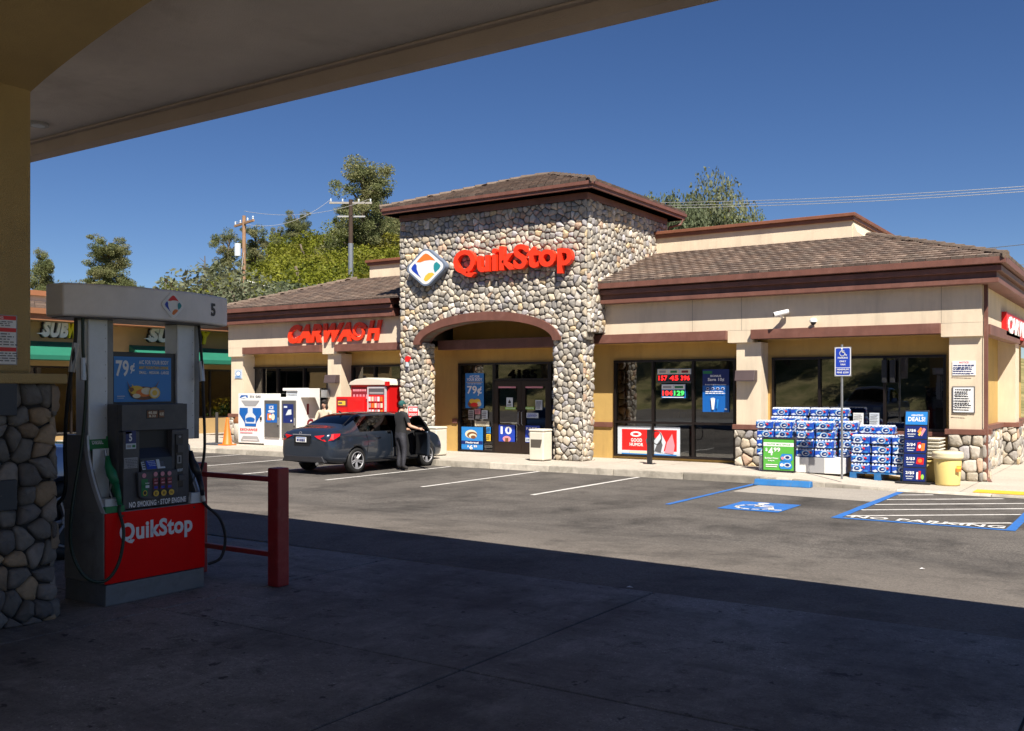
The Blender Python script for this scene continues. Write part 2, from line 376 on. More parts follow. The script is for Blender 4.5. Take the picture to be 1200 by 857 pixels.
# ------------------------------------------------------------------ river-stone veneer
def clip(poly, nx, ny, d):
    out = []
    for i in range(len(poly)):
        a, b = poly[i], poly[(i + 1) % len(poly)]
        da = a[0] * nx + a[1] * ny - d; db = b[0] * nx + b[1] * ny - d
        if da <= 0: out.append(a)
        if (da < 0 < db) or (db < 0 < da):
            t = da / (da - db); out.append((a[0] + (b[0] - a[0]) * t, a[1] + (b[1] - a[1]) * t))
    return out
STC = [(.35, .335, .315), (.42, .4, .37), (.27, .265, .26), (.46, .43, .385), (.27, .265, .27), (.46, .41, .34), (.54, .44, .3), (.46, .34, .27), (.36, .36, .4), (.54, .52, .5)]
def stones(mb, o, rt, up, w_, h_, size, seed, keep=None, push=None, hgt=.068, bright=1., gap=.95, tone=None):
    rnd = random.Random(seed); o, rt, up = Vector(o), Vector(rt), Vector(up); n = rt.cross(up)
    nx = max(1, round(w_ / size)); ny = max(1, round(h_ / (size * .9))); dx, dy = w_ / nx, h_ / ny
    P = {}
    for i in range(-1, nx + 1):
        for j in range(-1, ny + 1):
            jx = .42; off = .5 * (j % 2)
            P[i, j] = ((i + .5 + off * .6 - .15 + rnd.uniform(-jx, jx)) * dx, (j + .5 + rnd.uniform(-jx, jx)) * dy)
    for (i, j), p in P.items():
        cell = [(0, 0), (w_, 0), (w_, h_), (0, h_)]
        if not (-.1 * w_ <= p[0] <= 1.1 * w_ and -.3 <= p[1] <= h_ + .3): continue
        for a in range(-2, 3):
            for b in range(-2, 3):
                q = P.get((i + a, j + b))
                if q is None or (a == 0 and b == 0): continue
                vx, vy = q[0] - p[0], q[1] - p[1]; L = math.hypot(vx, vy) or 1e-6
                cell = clip(cell, vx / L, vy / L, ((p[0] + q[0]) / 2 * vx + (p[1] + q[1]) / 2 * vy) / L)
                if len(cell) < 3: break
            if len(cell) < 3: break
        if len(cell) < 3: continue
        cx = sum(q[0] for q in cell) / len(cell); cy = sum(q[1] for q in cell) / len(cell)
        ar = abs(sum(cell[k][0] * cell[(k + 1) % len(cell)][1] - cell[(k + 1) % len(cell)][0] * cell[k][1] for k in range(len(cell)))) / 2
        if ar < size * size * .12: continue
        if keep and not keep(cx, cy): continue
        j_ = size * .07; cell = [(q[0] + rnd.uniform(-j_, j_), q[1] + rnd.uniform(-j_, j_)) for q in cell]
        for it_ in range(2):                                    # round the corners off
            nc = []; ca = .14 if it_ == 0 else .22
            for k in range(len(cell)):
                a, b = cell[k], cell[(k + 1) % len(cell)]
                nc += [(a[0] * (1 - ca) + b[0] * ca, a[1] * (1 - ca) + b[1] * ca), (a[0] * ca + b[0] * (1 - ca), a[1] * ca + b[1] * (1 - ca))]
            cell = nc
            if len(cell) > 18: break
        g = gap * rnd.uniform(.94, 1.02)
        col = tone(rnd) if tone else rnd.choices(STC, [8, 8, 6, 6, 4, 5, 2.5, 1.6, 4, 5])[0]
        k_ = rnd.uniform(.8, 1.2) * bright; mb.col = (min(.7, col[0] * k_ * 1.06), min(.7, col[1] * k_), min(.7, col[2] * k_ * .9))
        H = hgt * rnd.uniform(.7, 1.25); tx, ty = rnd.uniform(-.25, .25), rnd.uniform(-.25, .25)
        rings = [(1.0, 0), (1.0, .42), (.9, .78), (.6, .98)]
        vs = []
        for sc, hh in rings:
            for (x, y) in cell:
                X = cx + (x - cx) * g * sc; Y = cy + (y - cy) * g * sc
                if push: X, Y = push(X, Y)
                hz = H * hh * (1 + (tx * (x - cx) + ty * (y - cy)) / size) + (rnd.uniform(-.11, .11) * H if hh > .5 else 0)
                vs.append(o + rt * X + up * Y + n * hz)
        m = len(cell); fs = []
        for r_ in range(len(rings) - 1):
            for k in range(m):
                k2 = (k + 1) % m; fs.append((r_ * m + k, r_ * m + k2, (r_ + 1) * m + k2, (r_ + 1) * m + k))
        vs.append(o + rt * cx + up * cy + n * H)
        b = (len(rings) - 1) * m
        if push:
            qx, qy = push(cx, cy); vs[-1] = o + rt * qx + up * qy + n * H
        fs += [(b + k, b + (k + 1) % m, len(vs) - 1) for k in range(m)]
        mb.add(vs, fs, 0)
    mb.col = None

def smooth_angle(o, ang=40):
    o.data.polygons.foreach_set('use_smooth', [True] * len(o.data.polygons))
    return o

# ------------------------------------------------------------------ roof tiles on one slope
def tiles(mb, o, rt, up, w_, h_, keep, seed, tw=.25, ex=.25):
    rnd = random.Random(seed); o, rt, up = Vector(o), Vector(rt).normalized(), Vector(up).normalized(); n = rt.cross(up)
    rows = int(math.ceil(h_ / ex)); cols = int(math.ceil(w_ / tw)) + 1
    pal = [(.215, .155, .12), (.185, .135, .108), (.245, .18, .142), (.16, .12, .1), (.28, .21, .165), (.2, .155, .125)]
    for j in range(rows):
        off = (j % 2) * tw * .5
        for i in range(-1, cols):
            x = i * tw + off; y = j * ex
            if not keep(x + tw / 2, y + ex / 2): continue
            c = rnd.choices(pal, [5, 5, 4, 3, 2, 4])[0]; k = rnd.uniform(.88, 1.1); mb.col = tuple(q * k for q in c)
            a, b = x + .006, x + tw - .006; y1 = y + ex + .03; lz = rnd.uniform(0, .006)
            t0, t1 = .055 + lz, .02
            m = (a + b) / 2
            vs = [o + rt * X + up * Y + n * Z for X, Y, Z in ((a, y, t0 - .003), (m, y, t0 + .006), (b, y, t0 - .003), (a, y1, t1 - .003), (m, y1, t1 + .004), (b, y1, t1 - .003), (a, y, .0), (b, y, .0))]
            mb.add(vs, [(0, 1, 4, 3), (1, 2, 5, 4), (6, 7, 2, 1, 0)])
    mb.col = None
# ================================================================== SETTING
def grid_sheet(name, xs, ys, zf, m, kind='structure', skip=None):
    mb = MB(); nx, ny = len(xs), len(ys)
    vs = [(x, y, zf(x, y)) for y in ys for x in xs]
    fs = [(j * nx + i, j * nx + i + 1, (j + 1) * nx + i + 1, (j + 1) * nx + i) for j in range(ny - 1) for i in range(nx - 1)
          if not (skip and skip((xs[i] + xs[i + 1]) / 2, (ys[j] + ys[j + 1]) / 2))]
    mb.add(vs, fs); return mb.build(name, m, kind=kind, smooth=True)
def fr(a, b, st):
    n = max(1, int(round((b - a) / st))); return [a + (b - a) * i / n for i in range(n + 1)]

def hill_z(x, y):
    z = 0
    # wooded hill behind the left half, low rise behind the right, bank behind the camera
    z += 17 * math.exp(-(((x + 88) / 40) ** 2 + ((y - 95) / 30) ** 2))
    z += 6 * math.exp(-(((x + 30) / 30) ** 2 + ((y - 90) / 25) ** 2))
    z += 5 * sm(60, 200, math.hypot(x, y))
    z += 11 * sm(-38, -62, y) if y < -38 else 0
    return z
def ter(x, y): return -.12 + hill_z(x, y)
xs = [-1500, -700, -400] + fr(-250, 150, 8) + [250, 500, 1500]
ys = [-1500, -500, -250] + fr(-120, 200, 8) + [350, 700, 1500]
grid_sheet('ground', xs, ys, ter, drygrass)
grid_sheet('parking_lot', fr(-42, 34, 2), fr(7.6, 20.5, .5), gz, asphalt)
grid_sheet('parking_lot', fr(-42, 34, 4), fr(-30, 7.6, 4), lambda x, y: .285, asphalt)
# forecourt slabs with real open joints
mb = MB(); rnd = random.Random(3)
jx = [-24.6, -21.6, -18.6, -15.6, -12.6, -9.6, -6.6, -3.62, -.6, 2.4, 5.4, 8.4, 11.4]
jy = [-7.2, -4.2, -1.2, 1.8, 4.83, 7.6]
for i in range(len(jx) - 1):
    for j in range(len(jy) - 1):
        g = .007
        mb.box(jx[i] + g, jx[i + 1] - g, jy[j] + g, jy[j + 1] - (g if j < 4 else 0), .24, .3 + rnd.uniform(-.0015, .0015))
mb.build('forecourt', concrete, kind='structure', bev=.008)
MB().box(-24.6, 11.4, -7.2, 7.598, .2, .292).build('joint_filler', sealant, kind='structure')

# sidewalk with kerb, ramping down towards the right corner
def wz(x): return .15 - .11 * sm(-7.2, -4.6, x)
kerb_y = 20.35
mb = MB(); xs = fr(-34, -7.2, 1.5) + fr(-7.2, -4.4, .35)[1:] + fr(-4.4, 2.5, 1.15)[1:]
for a, b in zip(xs[:-1], xs[1:]):
    za, zb = wz(a), wz(b); g = .006 if abs((b - a)) > 1 else 0
    y0 = kerb_y + .16
    mb.add([(a + g, y0, za), (b - g, y0, zb), (b - g, 40, zb), (a + g, 40, za), (a + g, y0, -.1), (b - g, y0, -.1)], [(0, 1, 2, 3), (4, 5, 1, 0)])
mb.build('sidewalk', walkcon, kind='structure')
mb = MB(); xs = fr(-34, -7.2, 1.8) + fr(-7.2, -4.4, .35)[1:] + fr(-4.4, 2.5, 1.7)[1:]
for a, b in zip(xs[:-1], xs[1:]):
    za, zb = wz(a) + .003, wz(b) + .003; g = .008 if (b - a) > 1 else 0
    o = (0, kerb_y - .03 + .0)
    prof = [(kerb_y - .02, -.1), (kerb_y, .0), (kerb_y + .02, 1), (kerb_y + .17, 1)]
    va = [(a + g, y, (za if t == 1 else t)) for y, t in prof]; vb = [(b - g, y, (zb if t == 1 else t)) for y, t in prof]
    if za < .06: va[1] = (a + g, kerb_y, min(0, za)); vb[1] = (b - g, kerb_y, min(0, zb))
    k_ = rnd.choice((.62, .75, .9, 1, 1, 1.12, 1.4)); mb.col = (.37 * k_, .335 * k_, .28 * k_)
    mb.add(va + vb, [(0, 4, 5, 1), (1, 5, 6, 2), (2, 6, 7, 3), (0, 1, 2, 3), (7, 6, 5, 4)])
mb.build('kerb', pm('kerb_concrete', (.4, .4, .4), .9, attr=True, var=.3, vs=4, bump=.6, bs=40, dirt=(.14, .125, .1, .6), ds=2.2), kind='structure', bev=.012)
MB().box(-34, 2.5, kerb_y + .02, 40, -.1, .03).build('sidewalk_base', curbcon, kind='structure')
# light concrete apron at the ramp
mb = MB(); xs = fr(-7.2, 2.5, 1.2)
mb.add([(-7.1, 18.5, .004), (-4.33, 18.2, .004), (-4.33, kerb_y - .01, .004), (-7.1, kerb_y - .01, .004)], [(0, 1, 2, 3)])
mb.build('ramp_apron', aproncon, kind='structure')

# painted markings (each stripe countable, lying on the asphalt)
def stripe_mesh(mb, x0, y0, x1, y1, wd, z=.008):
    L = math.hypot(x1 - x0, y1 - y0); n = max(1, int(L / .5)); px, py = -(y1 - y0) / L * wd / 2, (x1 - x0) / L * wd / 2
    r_ = random.Random(int(x0 * 97 + y0 * 31)); vs = []
    for i in range(n + 1):
        t = i / n; x, y = x0 + (x1 - x0) * t, y0 + (y1 - y0) * t; k = 1 + r_.uniform(-.1, .1)
        for s in (-1, 1): vs.append((x + px * s * k, y + py * s * k, gz(x, y) + z))
    mb.add(vs, [(2 * i, 2 * i + 2, 2 * i + 3, 2 * i + 1) for i in range(n)])
for k, x in enumerate((-10.06, -12.8, -15.55, -18.3, -21.05, -23.8, -26.5)):
    mb = MB(); stripe_mesh(mb, x, 15.7, x + .02, 20.25, .1); mb.build('parking_line', whitepaint, kind='structure')
mb = MB(); stripe_mesh(mb, -7.25, 15.75, -7.25, 20.25, .11); mb.build('blue_parking_line', bluepaint, kind='structure')
mb = MB(); stripe_mesh(mb, -4.28, 15.7, -4.28, 20.2, .14); stripe_mesh(mb, -1.8, 15.64, -1.8, 20.2, .14); stripe_mesh(mb, -4.35, 15.64, -1.73, 15.64, .12, .007)
mb.build('access_aisle_border', bluepaint, kind='structure')
mb = MB()
for k in range(8):
    c0 = 15.95 + k * .92
    x0, y0 = -4.2, c0; x1, y1 = -1.88, c0 + 1.75
    lo, hi = 16.15, 20.05
    if y1 > hi: x1 -= (y1 - hi) / (y1 - y0) * (x1 - x0); y1 = hi
    if y0 < hi - .1: stripe_mesh(mb, x0, y0, x1, y1, .09, .006)
stripe_mesh(mb, -2.9, 15.75, -1.88, 16.5, .09, .006)
mb.build('access_aisle_hatching', whitepaint, kind='structure')
mb = MB(); put_text(mb, 'NO PARKING', (-4.1, 15.75, .011), XR, YU, 2.2, .3, bold=.03); mb.build('access_aisle_lettering', whitepaint, kind='structure')
MB().box(-3.02, 1.8, kerb_y + .2, kerb_y + .75, .045, .058).build('tactile_strip', yellowpaint, kind='structure')
MB().box(-31.4, -27.9, kerb_y - .005, kerb_y + .15, .14, .158).build('yellow_kerb_paint', yellowpaint, kind='structure')
# accessible-parking emblem
mb = MB(); cx, cy = -5.78, 16.35
mb.box(cx - .53, cx + .53, cy - .62, cy + .62, .006, .009); mb.build('accessible_bay_square', bluepaint, kind='structure')
def wheelchair(mb, o, rt, up, S, mi=0, lift=0.):
    o, rt, up = Vector(o), Vector(rt), Vector(up); n = rt.cross(up)
    P = lambda x, y: o + rt * (x * S) + up * (y * S) + n * lift
    def bar(pts, wd):
        for (a, b) in zip(pts[:-1], pts[1:]):
            dx, dy = b[0] - a[0], b[1] - a[1]; L = math.hypot(dx, dy); px, py = -dy / L * wd / 2, dx / L * wd / 2; ex, ey = dx / L * wd / 3, dy / L * wd / 3
            mb.add([P(a[0] - ex + px, a[1] - ey + py), P(a[0] - ex - px, a[1] - ey - py), P(b[0] + ex - px, b[1] + ey - py), P(b[0] + ex + px, b[1] + ey + py)], [(0, 1, 2, 3)], mi)
    mb.add([P(-.08 + .1 * math.cos(a * .5236), .42 + .1 * math.sin(a * .5236)) for a in range(12)], [tuple(range(12))], mi)
    bar([(-.07, .3), (-.04, -.02), (.2, -.04), (.32, -.36), (.44, -.32)], .09); bar([(-.06, .14), (.17, .12)], .07)
    bar([(-.13, .16), (-.26, .06), (-.33, -.1), (-.3, -.27), (-.18, -.4), (0, -.44), (.15, -.38), (.23, -.26)], .07)
mb = MB(); wheelchair(mb, (cx, cy, .012), XR, YU, 1.05); mb.build('accessible_bay_emblem', whitepaint, kind='structure')
# ------------------------------------------------------------------ blue wheel stop
t = thing('wheel_stop', 'blue painted concrete wheel stop at the head of the accessible parking bay', 'wheel stop', (-6.6, 20.1, 0))
MB().prism([(-7.2, 19.98, .004), (-7.2, 20.2, .004), (-7.2, 20.17, .13), (-7.2, 20.03, .13)], (1.2, 0, 0)).build('block', bluecurb, t, bev=.015)
for x in (-6.95, -6.25): MB().cyl((x, 20.1, .125), .02, .012, 10).build('anchor_pin', gal, t)

# ================================================================== STORE BUILDING
B = thing('store_building', 'cream stucco convenience store with a river stone entrance tower and brown tiled roof', 'store', (-15, 23.6, .15))
YW, YP, YF, YH = 23.6, 23.1, 23.0, 22.87     # window wall, pillar face, upper band face, header face
TX0, TX1, TY0 = -18.8, -12.45, 22.1
# --- upper stucco band
mb = MB(); mb.box(-27.6, TX0 + .02, YF, YF + .45, 3.5, 4.33); mb2 = MB(); mb2.box(TX1 - .02, -3.2, YF, YF + .45, 3.5, 4.33)
mb2.box(-3.65, -3.195, YF + .45, 34, 3.5, 4.33)
for x0, x1 in ((-27.6, -26.72), (-22.95, -22.3), (-8.95, -8.32), (-4.02, -3.2)): (mb if x0 < -18 else mb2).box(x0, x1, YF + .003, YF + .4, 3.2, 3.498)
mb2.box(-3.62, -3.2, YF + .4, YF + .75, 3.2, 3.498); mb2.box(-3.62, -3.2, 28.8, 29.6, 3.2, 3.498)
ub = mb.build('stucco_band', cream, B); mb2.build('stucco_band', cream, B)
for x in (-9.9, -8.6, -4.02): MB().box(x, x + .015, YF - .002, YF + .01, 3.5, 4.31).build('control_joint', pm('stucco_joint', (.4, .33, .25), .9), B)
# --- pillars (each with stone base and cap)
def pillar(x0, x1, stone=True, sd=1, zb=.15):
    p = MB().box(x0, x1, YP, YP + .5, zb, 3.2).build('pillar', cream, B)
    if stone:
        mb = MB(); zt = 1.05
        stones(mb, (x0 - .03, YP - .03, zb), XR, ZU, x1 - x0 + .06, zt - zb, .26, sd, bright=.95)
        stones(mb, (x1 + .03, YP - .03, zb), YU, ZU, .53, zt - zb, .26, sd + 5, bright=.95)
        mb.build('stone_base', stone_m, p, smooth=True)
        MB().box(x0 - .028, x1 + .028, YP - .028, YP + .499, zb, zt).build('mortar', mortar, p)
        MB().box(x0 - .08, x1 + .08, YP - .09, YP + .5, zt, zt + .12).build('brown_cap', brown, p, bev=.008)
    return p
pillar(-27.56, -26.9, True, 11); pillar(-22.8, -22.2, True, 12); pillar(-8.76, -8.13, True, 13)
pc = pillar(-3.87, -3.22, True, 14, zb=.04)
# --- header beams
mb = MB()
for x0, x1 in ((-26.72, -22.95), (-22.3, TX0 + .02), (-12.84, -8.95), (-8.32, -4.02)): MB().box(x0, x1, YH, YF + .3, 3.27, 3.5).build('header_beam', brown, B, bev=.006)
MB().box(-18.02, -13.4, YH, YF + .3, 3.22, 3.5).build('header_beam', brown, B, bev=.006)
for a, b in ((YF + .36, 28.75), (29.55, 34)): MB().box(-3.3, -3.08, a, b, 3.24, 3.47).build('side_header_beam', brown, B, bev=.006)
MB().box(-27.5, -3.3, YF + .3, YW, 3.26, 3.34).build('overhang_soffit', ochre, B)
# --- window wall with openings
def wall_x(x0, x1, y, th, z0, z1, ops, mb):
    xc = x0
    for a, b, za, zb_ in sorted(ops):
        if a > xc: mb.box(xc, a, y, y + th, z0, z1)
        if za > z0: mb.box(a, b, y, y + th, z0, za)
        if zb_ < z1: mb.box(a, b, y, y + th, zb_, z1)
        xc = b
    if xc < x1: mb.box(xc, x1, y, y + th, z0, z1)
WT = 2.83
OPS = [(-26.98, -23.25, .95, WT), (-22.17, -18.95, .95, WT), (-17.77, -13.62, .16, WT), (-12.44, -8.96, .22, WT), (-8.02, -4.01, 1.08, WT)]
mb = MB(); wall_x(-27.5, -3.6, YW, .18, .04, 3.3, OPS, mb)
mb.box(-18.0, -13.4, YW, YW + .18, 3.3, 4.4)
mb.box(-3.8, -3.62, YW + .18, 34, .04, 3.5)          # recessed side wall
mb.box(-27.5, -3.8, 33.8, 34, 0, 4.4); mb.box(-27.52, -27.3, YW + .18, 34, 0, 4.4)
mb.build('recessed_wall', ochre, B)
for a, b, ya, z0, z1 in ((-13.62, -12.49, 0, 1.0, 1.14), (-18.0, -17.82, 0, 1.0, 1.14), (-8.96, -8.13, 0, 1.0, 1.14), (-8.08, -3.87, .02, .97, 1.075), (-26.9, -22.8, .02, .84, .945)):
    MB().box(a, b, YW - .05 - ya, YW + ya, z0, z1).build('belt_course', brown, B, bev=.006)
mb = MB(); mb.box(-18.8, -13.0, 22.3, YW, 4.36, 4.42); mb.build('porch_ceiling', ochre, B)
# --- windows
def window(x0, x1, z0, z1, mull, trans=None, name='window'):
    f = MB(); fw = .06; y0, y1 = YW - .06, YW + .08
    f.box(x0, x1, y0, y1, z0, z0 + fw); f.box(x0, x1, y0, y1, z1 - fw, z1)
    xs_ = [x0 + fw / 2] + mull + [x1 - fw / 2]
    for x in xs_: f.box(x - fw / 2 + .001, x + fw / 2 - .001, y0 + .002, y1 - .002, z0 + fw, z1 - fw)
    if trans:
        for a, b in zip(xs_[:-1], xs_[1:]): f.box(a + fw / 2, b - fw / 2, y0 + .004, y1 - .004, trans - fw / 2, trans + fw / 2)
    o = f.build(name, dark_bronze, B, bev=.004)
    g = MB()
    for a, b in zip(xs_[:-1], xs_[1:]):
        for za, zb_ in ([(z0, trans), (trans, z1)] if trans else [(z0, z1)]):
            g.box(a + .02, b - .02, YW + .02, YW + .03, za + .02, zb_ - .02)
    g.build('glass', glass, o)
    return o
window(-26.98, -23.25, .95, WT, [-26.46, -25.7, -24.4]); window(-22.17, -18.95, .95, WT, [-21.16, -20.05])
window(-12.44, -8.96, .22, WT, [-11.27, -10.12], 1.15); window(-8.02, -4.01, 1.08, WT, [-6.85, -5.34])
window(-17.77, -16.43, .16, WT, [])
window(-16.43, -14.5, 2.3, WT, [], name='transom_window')
window(-14.5, -13.62, .16, WT, [], name='side_light')
for x0, x1, hx in ((-16.43, -15.47, -15.53), (-15.47, -14.5, -15.41)):
    f = MB(); y0, y1 = YW - .05, YW + .05
    f.box(x0 + .004, x0 + .14, y0, y1, .17, 2.29); f.box(x1 - .14, x1 - .004, y0, y1, .17, 2.29)
    f.box(x0 + .14, x1 - .14, y0 + .002, y1 - .002, .17, .5); f.box(x0 + .14, x1 - .14, y0 + .002, y1 - .002, 2.13, 2.29)
    d = f.build('glass_door', pm('door_brown', (.028, .017, .013), .35, .3), B, bev=.004)
    MB().box(x0 + .13, x1 - .13, YW + .0, YW + .01, .49, 2.14).build('glass', glass, d)
    MB().tube([(hx, y0, 1.0), (hx, y0 - .07, 1.03), (hx, y0 - .07, 1.37), (hx, y0, 1.4)], .013, 8).build('handle', gal, d)
# --- stone tower
mb = MB()
AX, AZ, AH = -15.72, 3.35, .62      # arch centre, spring height, rise
AW = 2.28
LEGS = ((-18.8, -18.0), (-13.44, -12.6))
def arch_z(x):
    t = (x - AX) / AW
    return AZ + AH * math.sqrt(max(0, 1 - t * t)) if abs(t) < 1 else AZ
def keep_f(x, z):
    X, Z = TX0 + x, .15 + z
    if Z < AZ + .1: return (LEGS[0][0] <= X <= LEGS[0][1]) or (LEGS[1][0] <= X <= LEGS[1][1] + .1)
    return abs(X - AX) >= AW or Z > arch_z(X) + .1
def push_f(x, z):
    X, Z = TX0 + x, .15 + z
    if Z < AZ:
        if LEGS[0][1] < X < AX: X = LEGS[0][1]
        elif AX < X < LEGS[1][0]: X = LEGS[1][0]
        if X > LEGS[1][1] + .03: X = LEGS[1][1] + .03
    elif abs(X - AX) < AW and Z < arch_z(X) + .06: Z = arch_z(X) + .06
    return X - TX0, Z - .15
stones(mb, (TX0, TY0, .15), XR, ZU, TX1 - TX0, 7.02 - .15, .18, 5, keep_f, push_f)
stones(mb, (TX1, TY0, 3.54), YU, ZU, 4.8, 7.02 - 3.54, .18, 6)
stones(mb, (LEGS[1][1], TY0, .15), YU, ZU, .55, 3.4, .17, 7)
stones(mb, (LEGS[0][1], TY0, .15), YU, ZU, .55, 3.25, .17, 8)
stones(mb, (LEGS[1][0], TY0 + .55, .15), (0, -1, 0), ZU, .55, 3.25, .17, 9)
stones(mb, (TX0, 26.9, 4.8), (0, -1, 0), ZU, 4.8, 2.2, .22, 10)
# right leg back and left leg back
for (a, b), sd in ((LEGS[0], 21), (LEGS[1], 22)): stones(mb, (b, TY0 + .55, .15), (-1, 0, 0), ZU, b - a, 3.2, .22, sd)
T = mb.build('stone_tower', stone_m, B, smooth=True)
mb = MB(); n = 20
for a, b in LEGS: mb.box(a + .01, b - .01, TY0 + .012, TY0 + .54, .15, AZ)
pts = [(TX0 + .01, TY0 + .012, AZ), (AX - AW, TY0 + .012, AZ)] + [(AX - AW * math.cos(math.pi * i / n), TY0 + .012, AZ + AH * math.sin(math.pi * i / n)) for i in range(1, n)] + [(AX + AW, TY0 + .012, AZ), (TX1 - .01, TY0 + .012, AZ)]
for i in range(len(pts) - 1):
    p, q = pts[i], pts[i + 1]
    mb.prism([p, q, (q[0], q[1], 7.03), (p[0], p[1], 7.03)], (0, .3, 0))
mb.box(TX1 - .3, TX1 - .012, TY0 + .32, 26.9, 3.54, 7.03); mb.box(TX0 + .012, TX0 + .3, TY0 + .32, 26.9, 3.54, 7.03); mb.box(TX0 + .3, TX1 - .3, 26.6, 26.88, 4, 7.03)
mb.build('mortar', mortar, T)
# arch trim
mb = MB(); n = 28
def apt(k, e):
    t = math.pi * k / n; rx, rz = AW + e, AH + e
    return (AX - rx * math.cos(t), AZ + rz * math.sin(t))
for k in range(n):
    a, b, c, d = apt(k, 0), apt(k + 1, 0), apt(k + 1, .24), apt(k, .24)
    mb.prism([(a[0], TY0 - .13, a[1]), (b[0], TY0 - .13, b[1]), (c[0], TY0 - .13, c[1]), (d[0], TY0 - .13, d[1])], (0, .54, 0))
mb.build('arch_trim', brown, T)
# tower roof
mb = MB(); ex0, ex1, ey0, ey1 = -19.2, -12.0, 21.6, 27.5
mb.box(TX0 - .02, TX1 + .05, TY0 - .06, 26.95, 7.02, 7.2, 0)
mb.box(ex0 + .08, ex1 - .08, ey0 + .08, ey1 - .08, 7.2, 7.22, 0)
mb.box(ex0 + .04, ex1 - .04, ey0 + .04, ey1 - .04, 7.2, 7.33, 0); mb.box(ex0, ex1, ey0, ey1, 7.29, 7.39, 0)
E_ = mb.build('tower_eave', brown, B, bev=.01)
apx = Vector((-15.6, 24.55, 8.42))
ap2 = Vector((-15.1, 24.55, 8.42)); ap1 = Vector((-16.1, 24.55, 8.42))
cs = [Vector((ex0, ey0, 7.385)), Vector((ex1, ey0, 7.385)), Vector((ex1, ey1, 7.385)), Vector((ex0, ey1, 7.385))]
MB().add(cs + [ap1, ap2], [(0, 1, 5, 4), (1, 2, 5), (2, 3, 4, 5), (3, 0, 4)]).build('tower_roof_deck', brown, B)
def slope_tiles(mb, p0, p1, q1, q0, seed, **k):
    """p0-p1 eave line, q1-q0 the upper edge"""
    p0, p1, q0, q1 = map(Vector, (p0, p1, q0, q1)); rt = (p1 - p0).normalized(); mid = (q0 + q1) / 2 - (p0 + p1) / 2; up = (mid - rt * mid.dot(rt)); H = up.length; up.normalize()
    a0 = (q0 - p0).dot(rt); a1 = (q1 - p0).dot(rt); W_ = (p1 - p0).length
    def keep(x, y):
        t = y / H
        return 0 <= t <= 1 and a0 * t - .02 <= x <= W_ + (a1 - W_) * t + .02
    tiles(mb, p0, rt, up, W_, H, keep, seed, **k)
def ridge(mb, a, b, r=.09):
    a, b = Vector(a), Vector(b); n = int((b - a).length / .35); rn = random.Random(7)
    for i in range(n):
        k = rn.uniform(.8, 1.15); mb.col = (.17 * k, .125 * k, .095 * k)
        p = a + (b - a) * (i / n); q = a + (b - a) * ((i + 1.15) / n); d = (q - p)
        mb.tube([p + Vector((0, 0, .03)), q + Vector((0, 0, .012))], [r, r * .85], 8)
    mb.col = None
mb = MB(); slope_tiles(mb, cs[0], cs[1], ap2, ap1, 31); slope_tiles(mb, cs[1], cs[2], ap2, ap2, 32); slope_tiles(mb, cs[3], cs[0], ap1, ap1, 33)
ridge(mb, cs[1], ap2); ridge(mb, cs[0], ap1); ridge(mb, ap1, ap2)
mb.build('tower_roof', tile_m, B)
# --- cornice boards
def cornice(x0, x1, dx0, dx1, yo, name):
    """stepped boards; x0/x1 outer ends, dx: 1 if the end wraps round"""
    mb = MB(); 
    for inset, z0, z1 in ((0, 4.70, 4.84), (.1, 4.55, 4.67), (.2, 4.42, 4.71), (.16, 4.31, 4.42)):
        mb.box(x0 + inset * dx0, x1 - inset * dx1, yo + inset, 34.6 - inset, z0, z1)
    return mb.build(name, brown, B, bev=.008)
cornice(-28.1, -19.65, 1, 0, 22.55, 'cornice'); cornice(-19.648, -12.6, 0, 0, 22.95, 'cornice'); cornice(-12.5, -2.68, 0, 1, 22.55, 'cornice')
# --- main roofs
RS = 1 / 3.
def rp(x, y): return (x, y, 4.842 + (y - 22.55) * RS)
YT = 26.2
mb = MB()
mb.add([rp(-12.5, 22.55), rp(-2.68, 22.55), rp(-6.33, YT), rp(-12.5, YT)], [(0, 1, 2, 3)])
mb.add([rp(-28.1, 22.55), rp(-18.7, 22.55), rp(-18.7, YT), rp(-24.45, YT)], [(0, 1, 2, 3)])
zt = rp(0, YT)[2]
mb.add([(-2.68, 22.55, 4.842), (-2.68, 34.6, 4.842), (-6.33, 31, zt), (-6.33, YT, zt)], [(0, 1, 2, 3)])
mb.add([(-28.1, 34.6, 4.842), (-28.1, 22.55, 4.842), (-24.45, YT, zt), (-24.45, 31, zt)], [(0, 1, 2, 3)])
mb.add([(-2.68, 34.6, 4.842), (-28.1, 34.6, 4.842), (-24.45, 31, zt), (-6.33, 31, zt)], [(0, 1, 2, 3)])
mb.build('roof_deck', brown, B)
mb = MB(); slope_tiles(mb, rp(-12.5, 22.55), rp(-2.68, 22.55), rp(-6.33, YT), rp(-12.5, YT), 41)
slope_tiles(mb, (-2.68, 22.55, 4.842), (-2.68, 34.6, 4.842), (-6.33, 31, zt), (-6.33, YT, zt), 43)
ridge(mb, rp(-2.68, 22.55), rp(-6.33, YT))
mb.build('tiled_roof', tile_m, B)
mb = MB(); slope_tiles(mb, rp(-28.1, 22.55), rp(-18.7, 22.55), rp(-18.7, YT), rp(-24.45, YT), 42); ridge(mb, rp(-28.1, 22.55), rp(-24.45, YT))
slope_tiles(mb, (-28.1, 34.6, 4.842), (-28.1, 22.55, 4.842), (-24.45, YT, zt), (-24.45, 31, zt), 44)
mb.build('tiled_roof', tile_m, B)
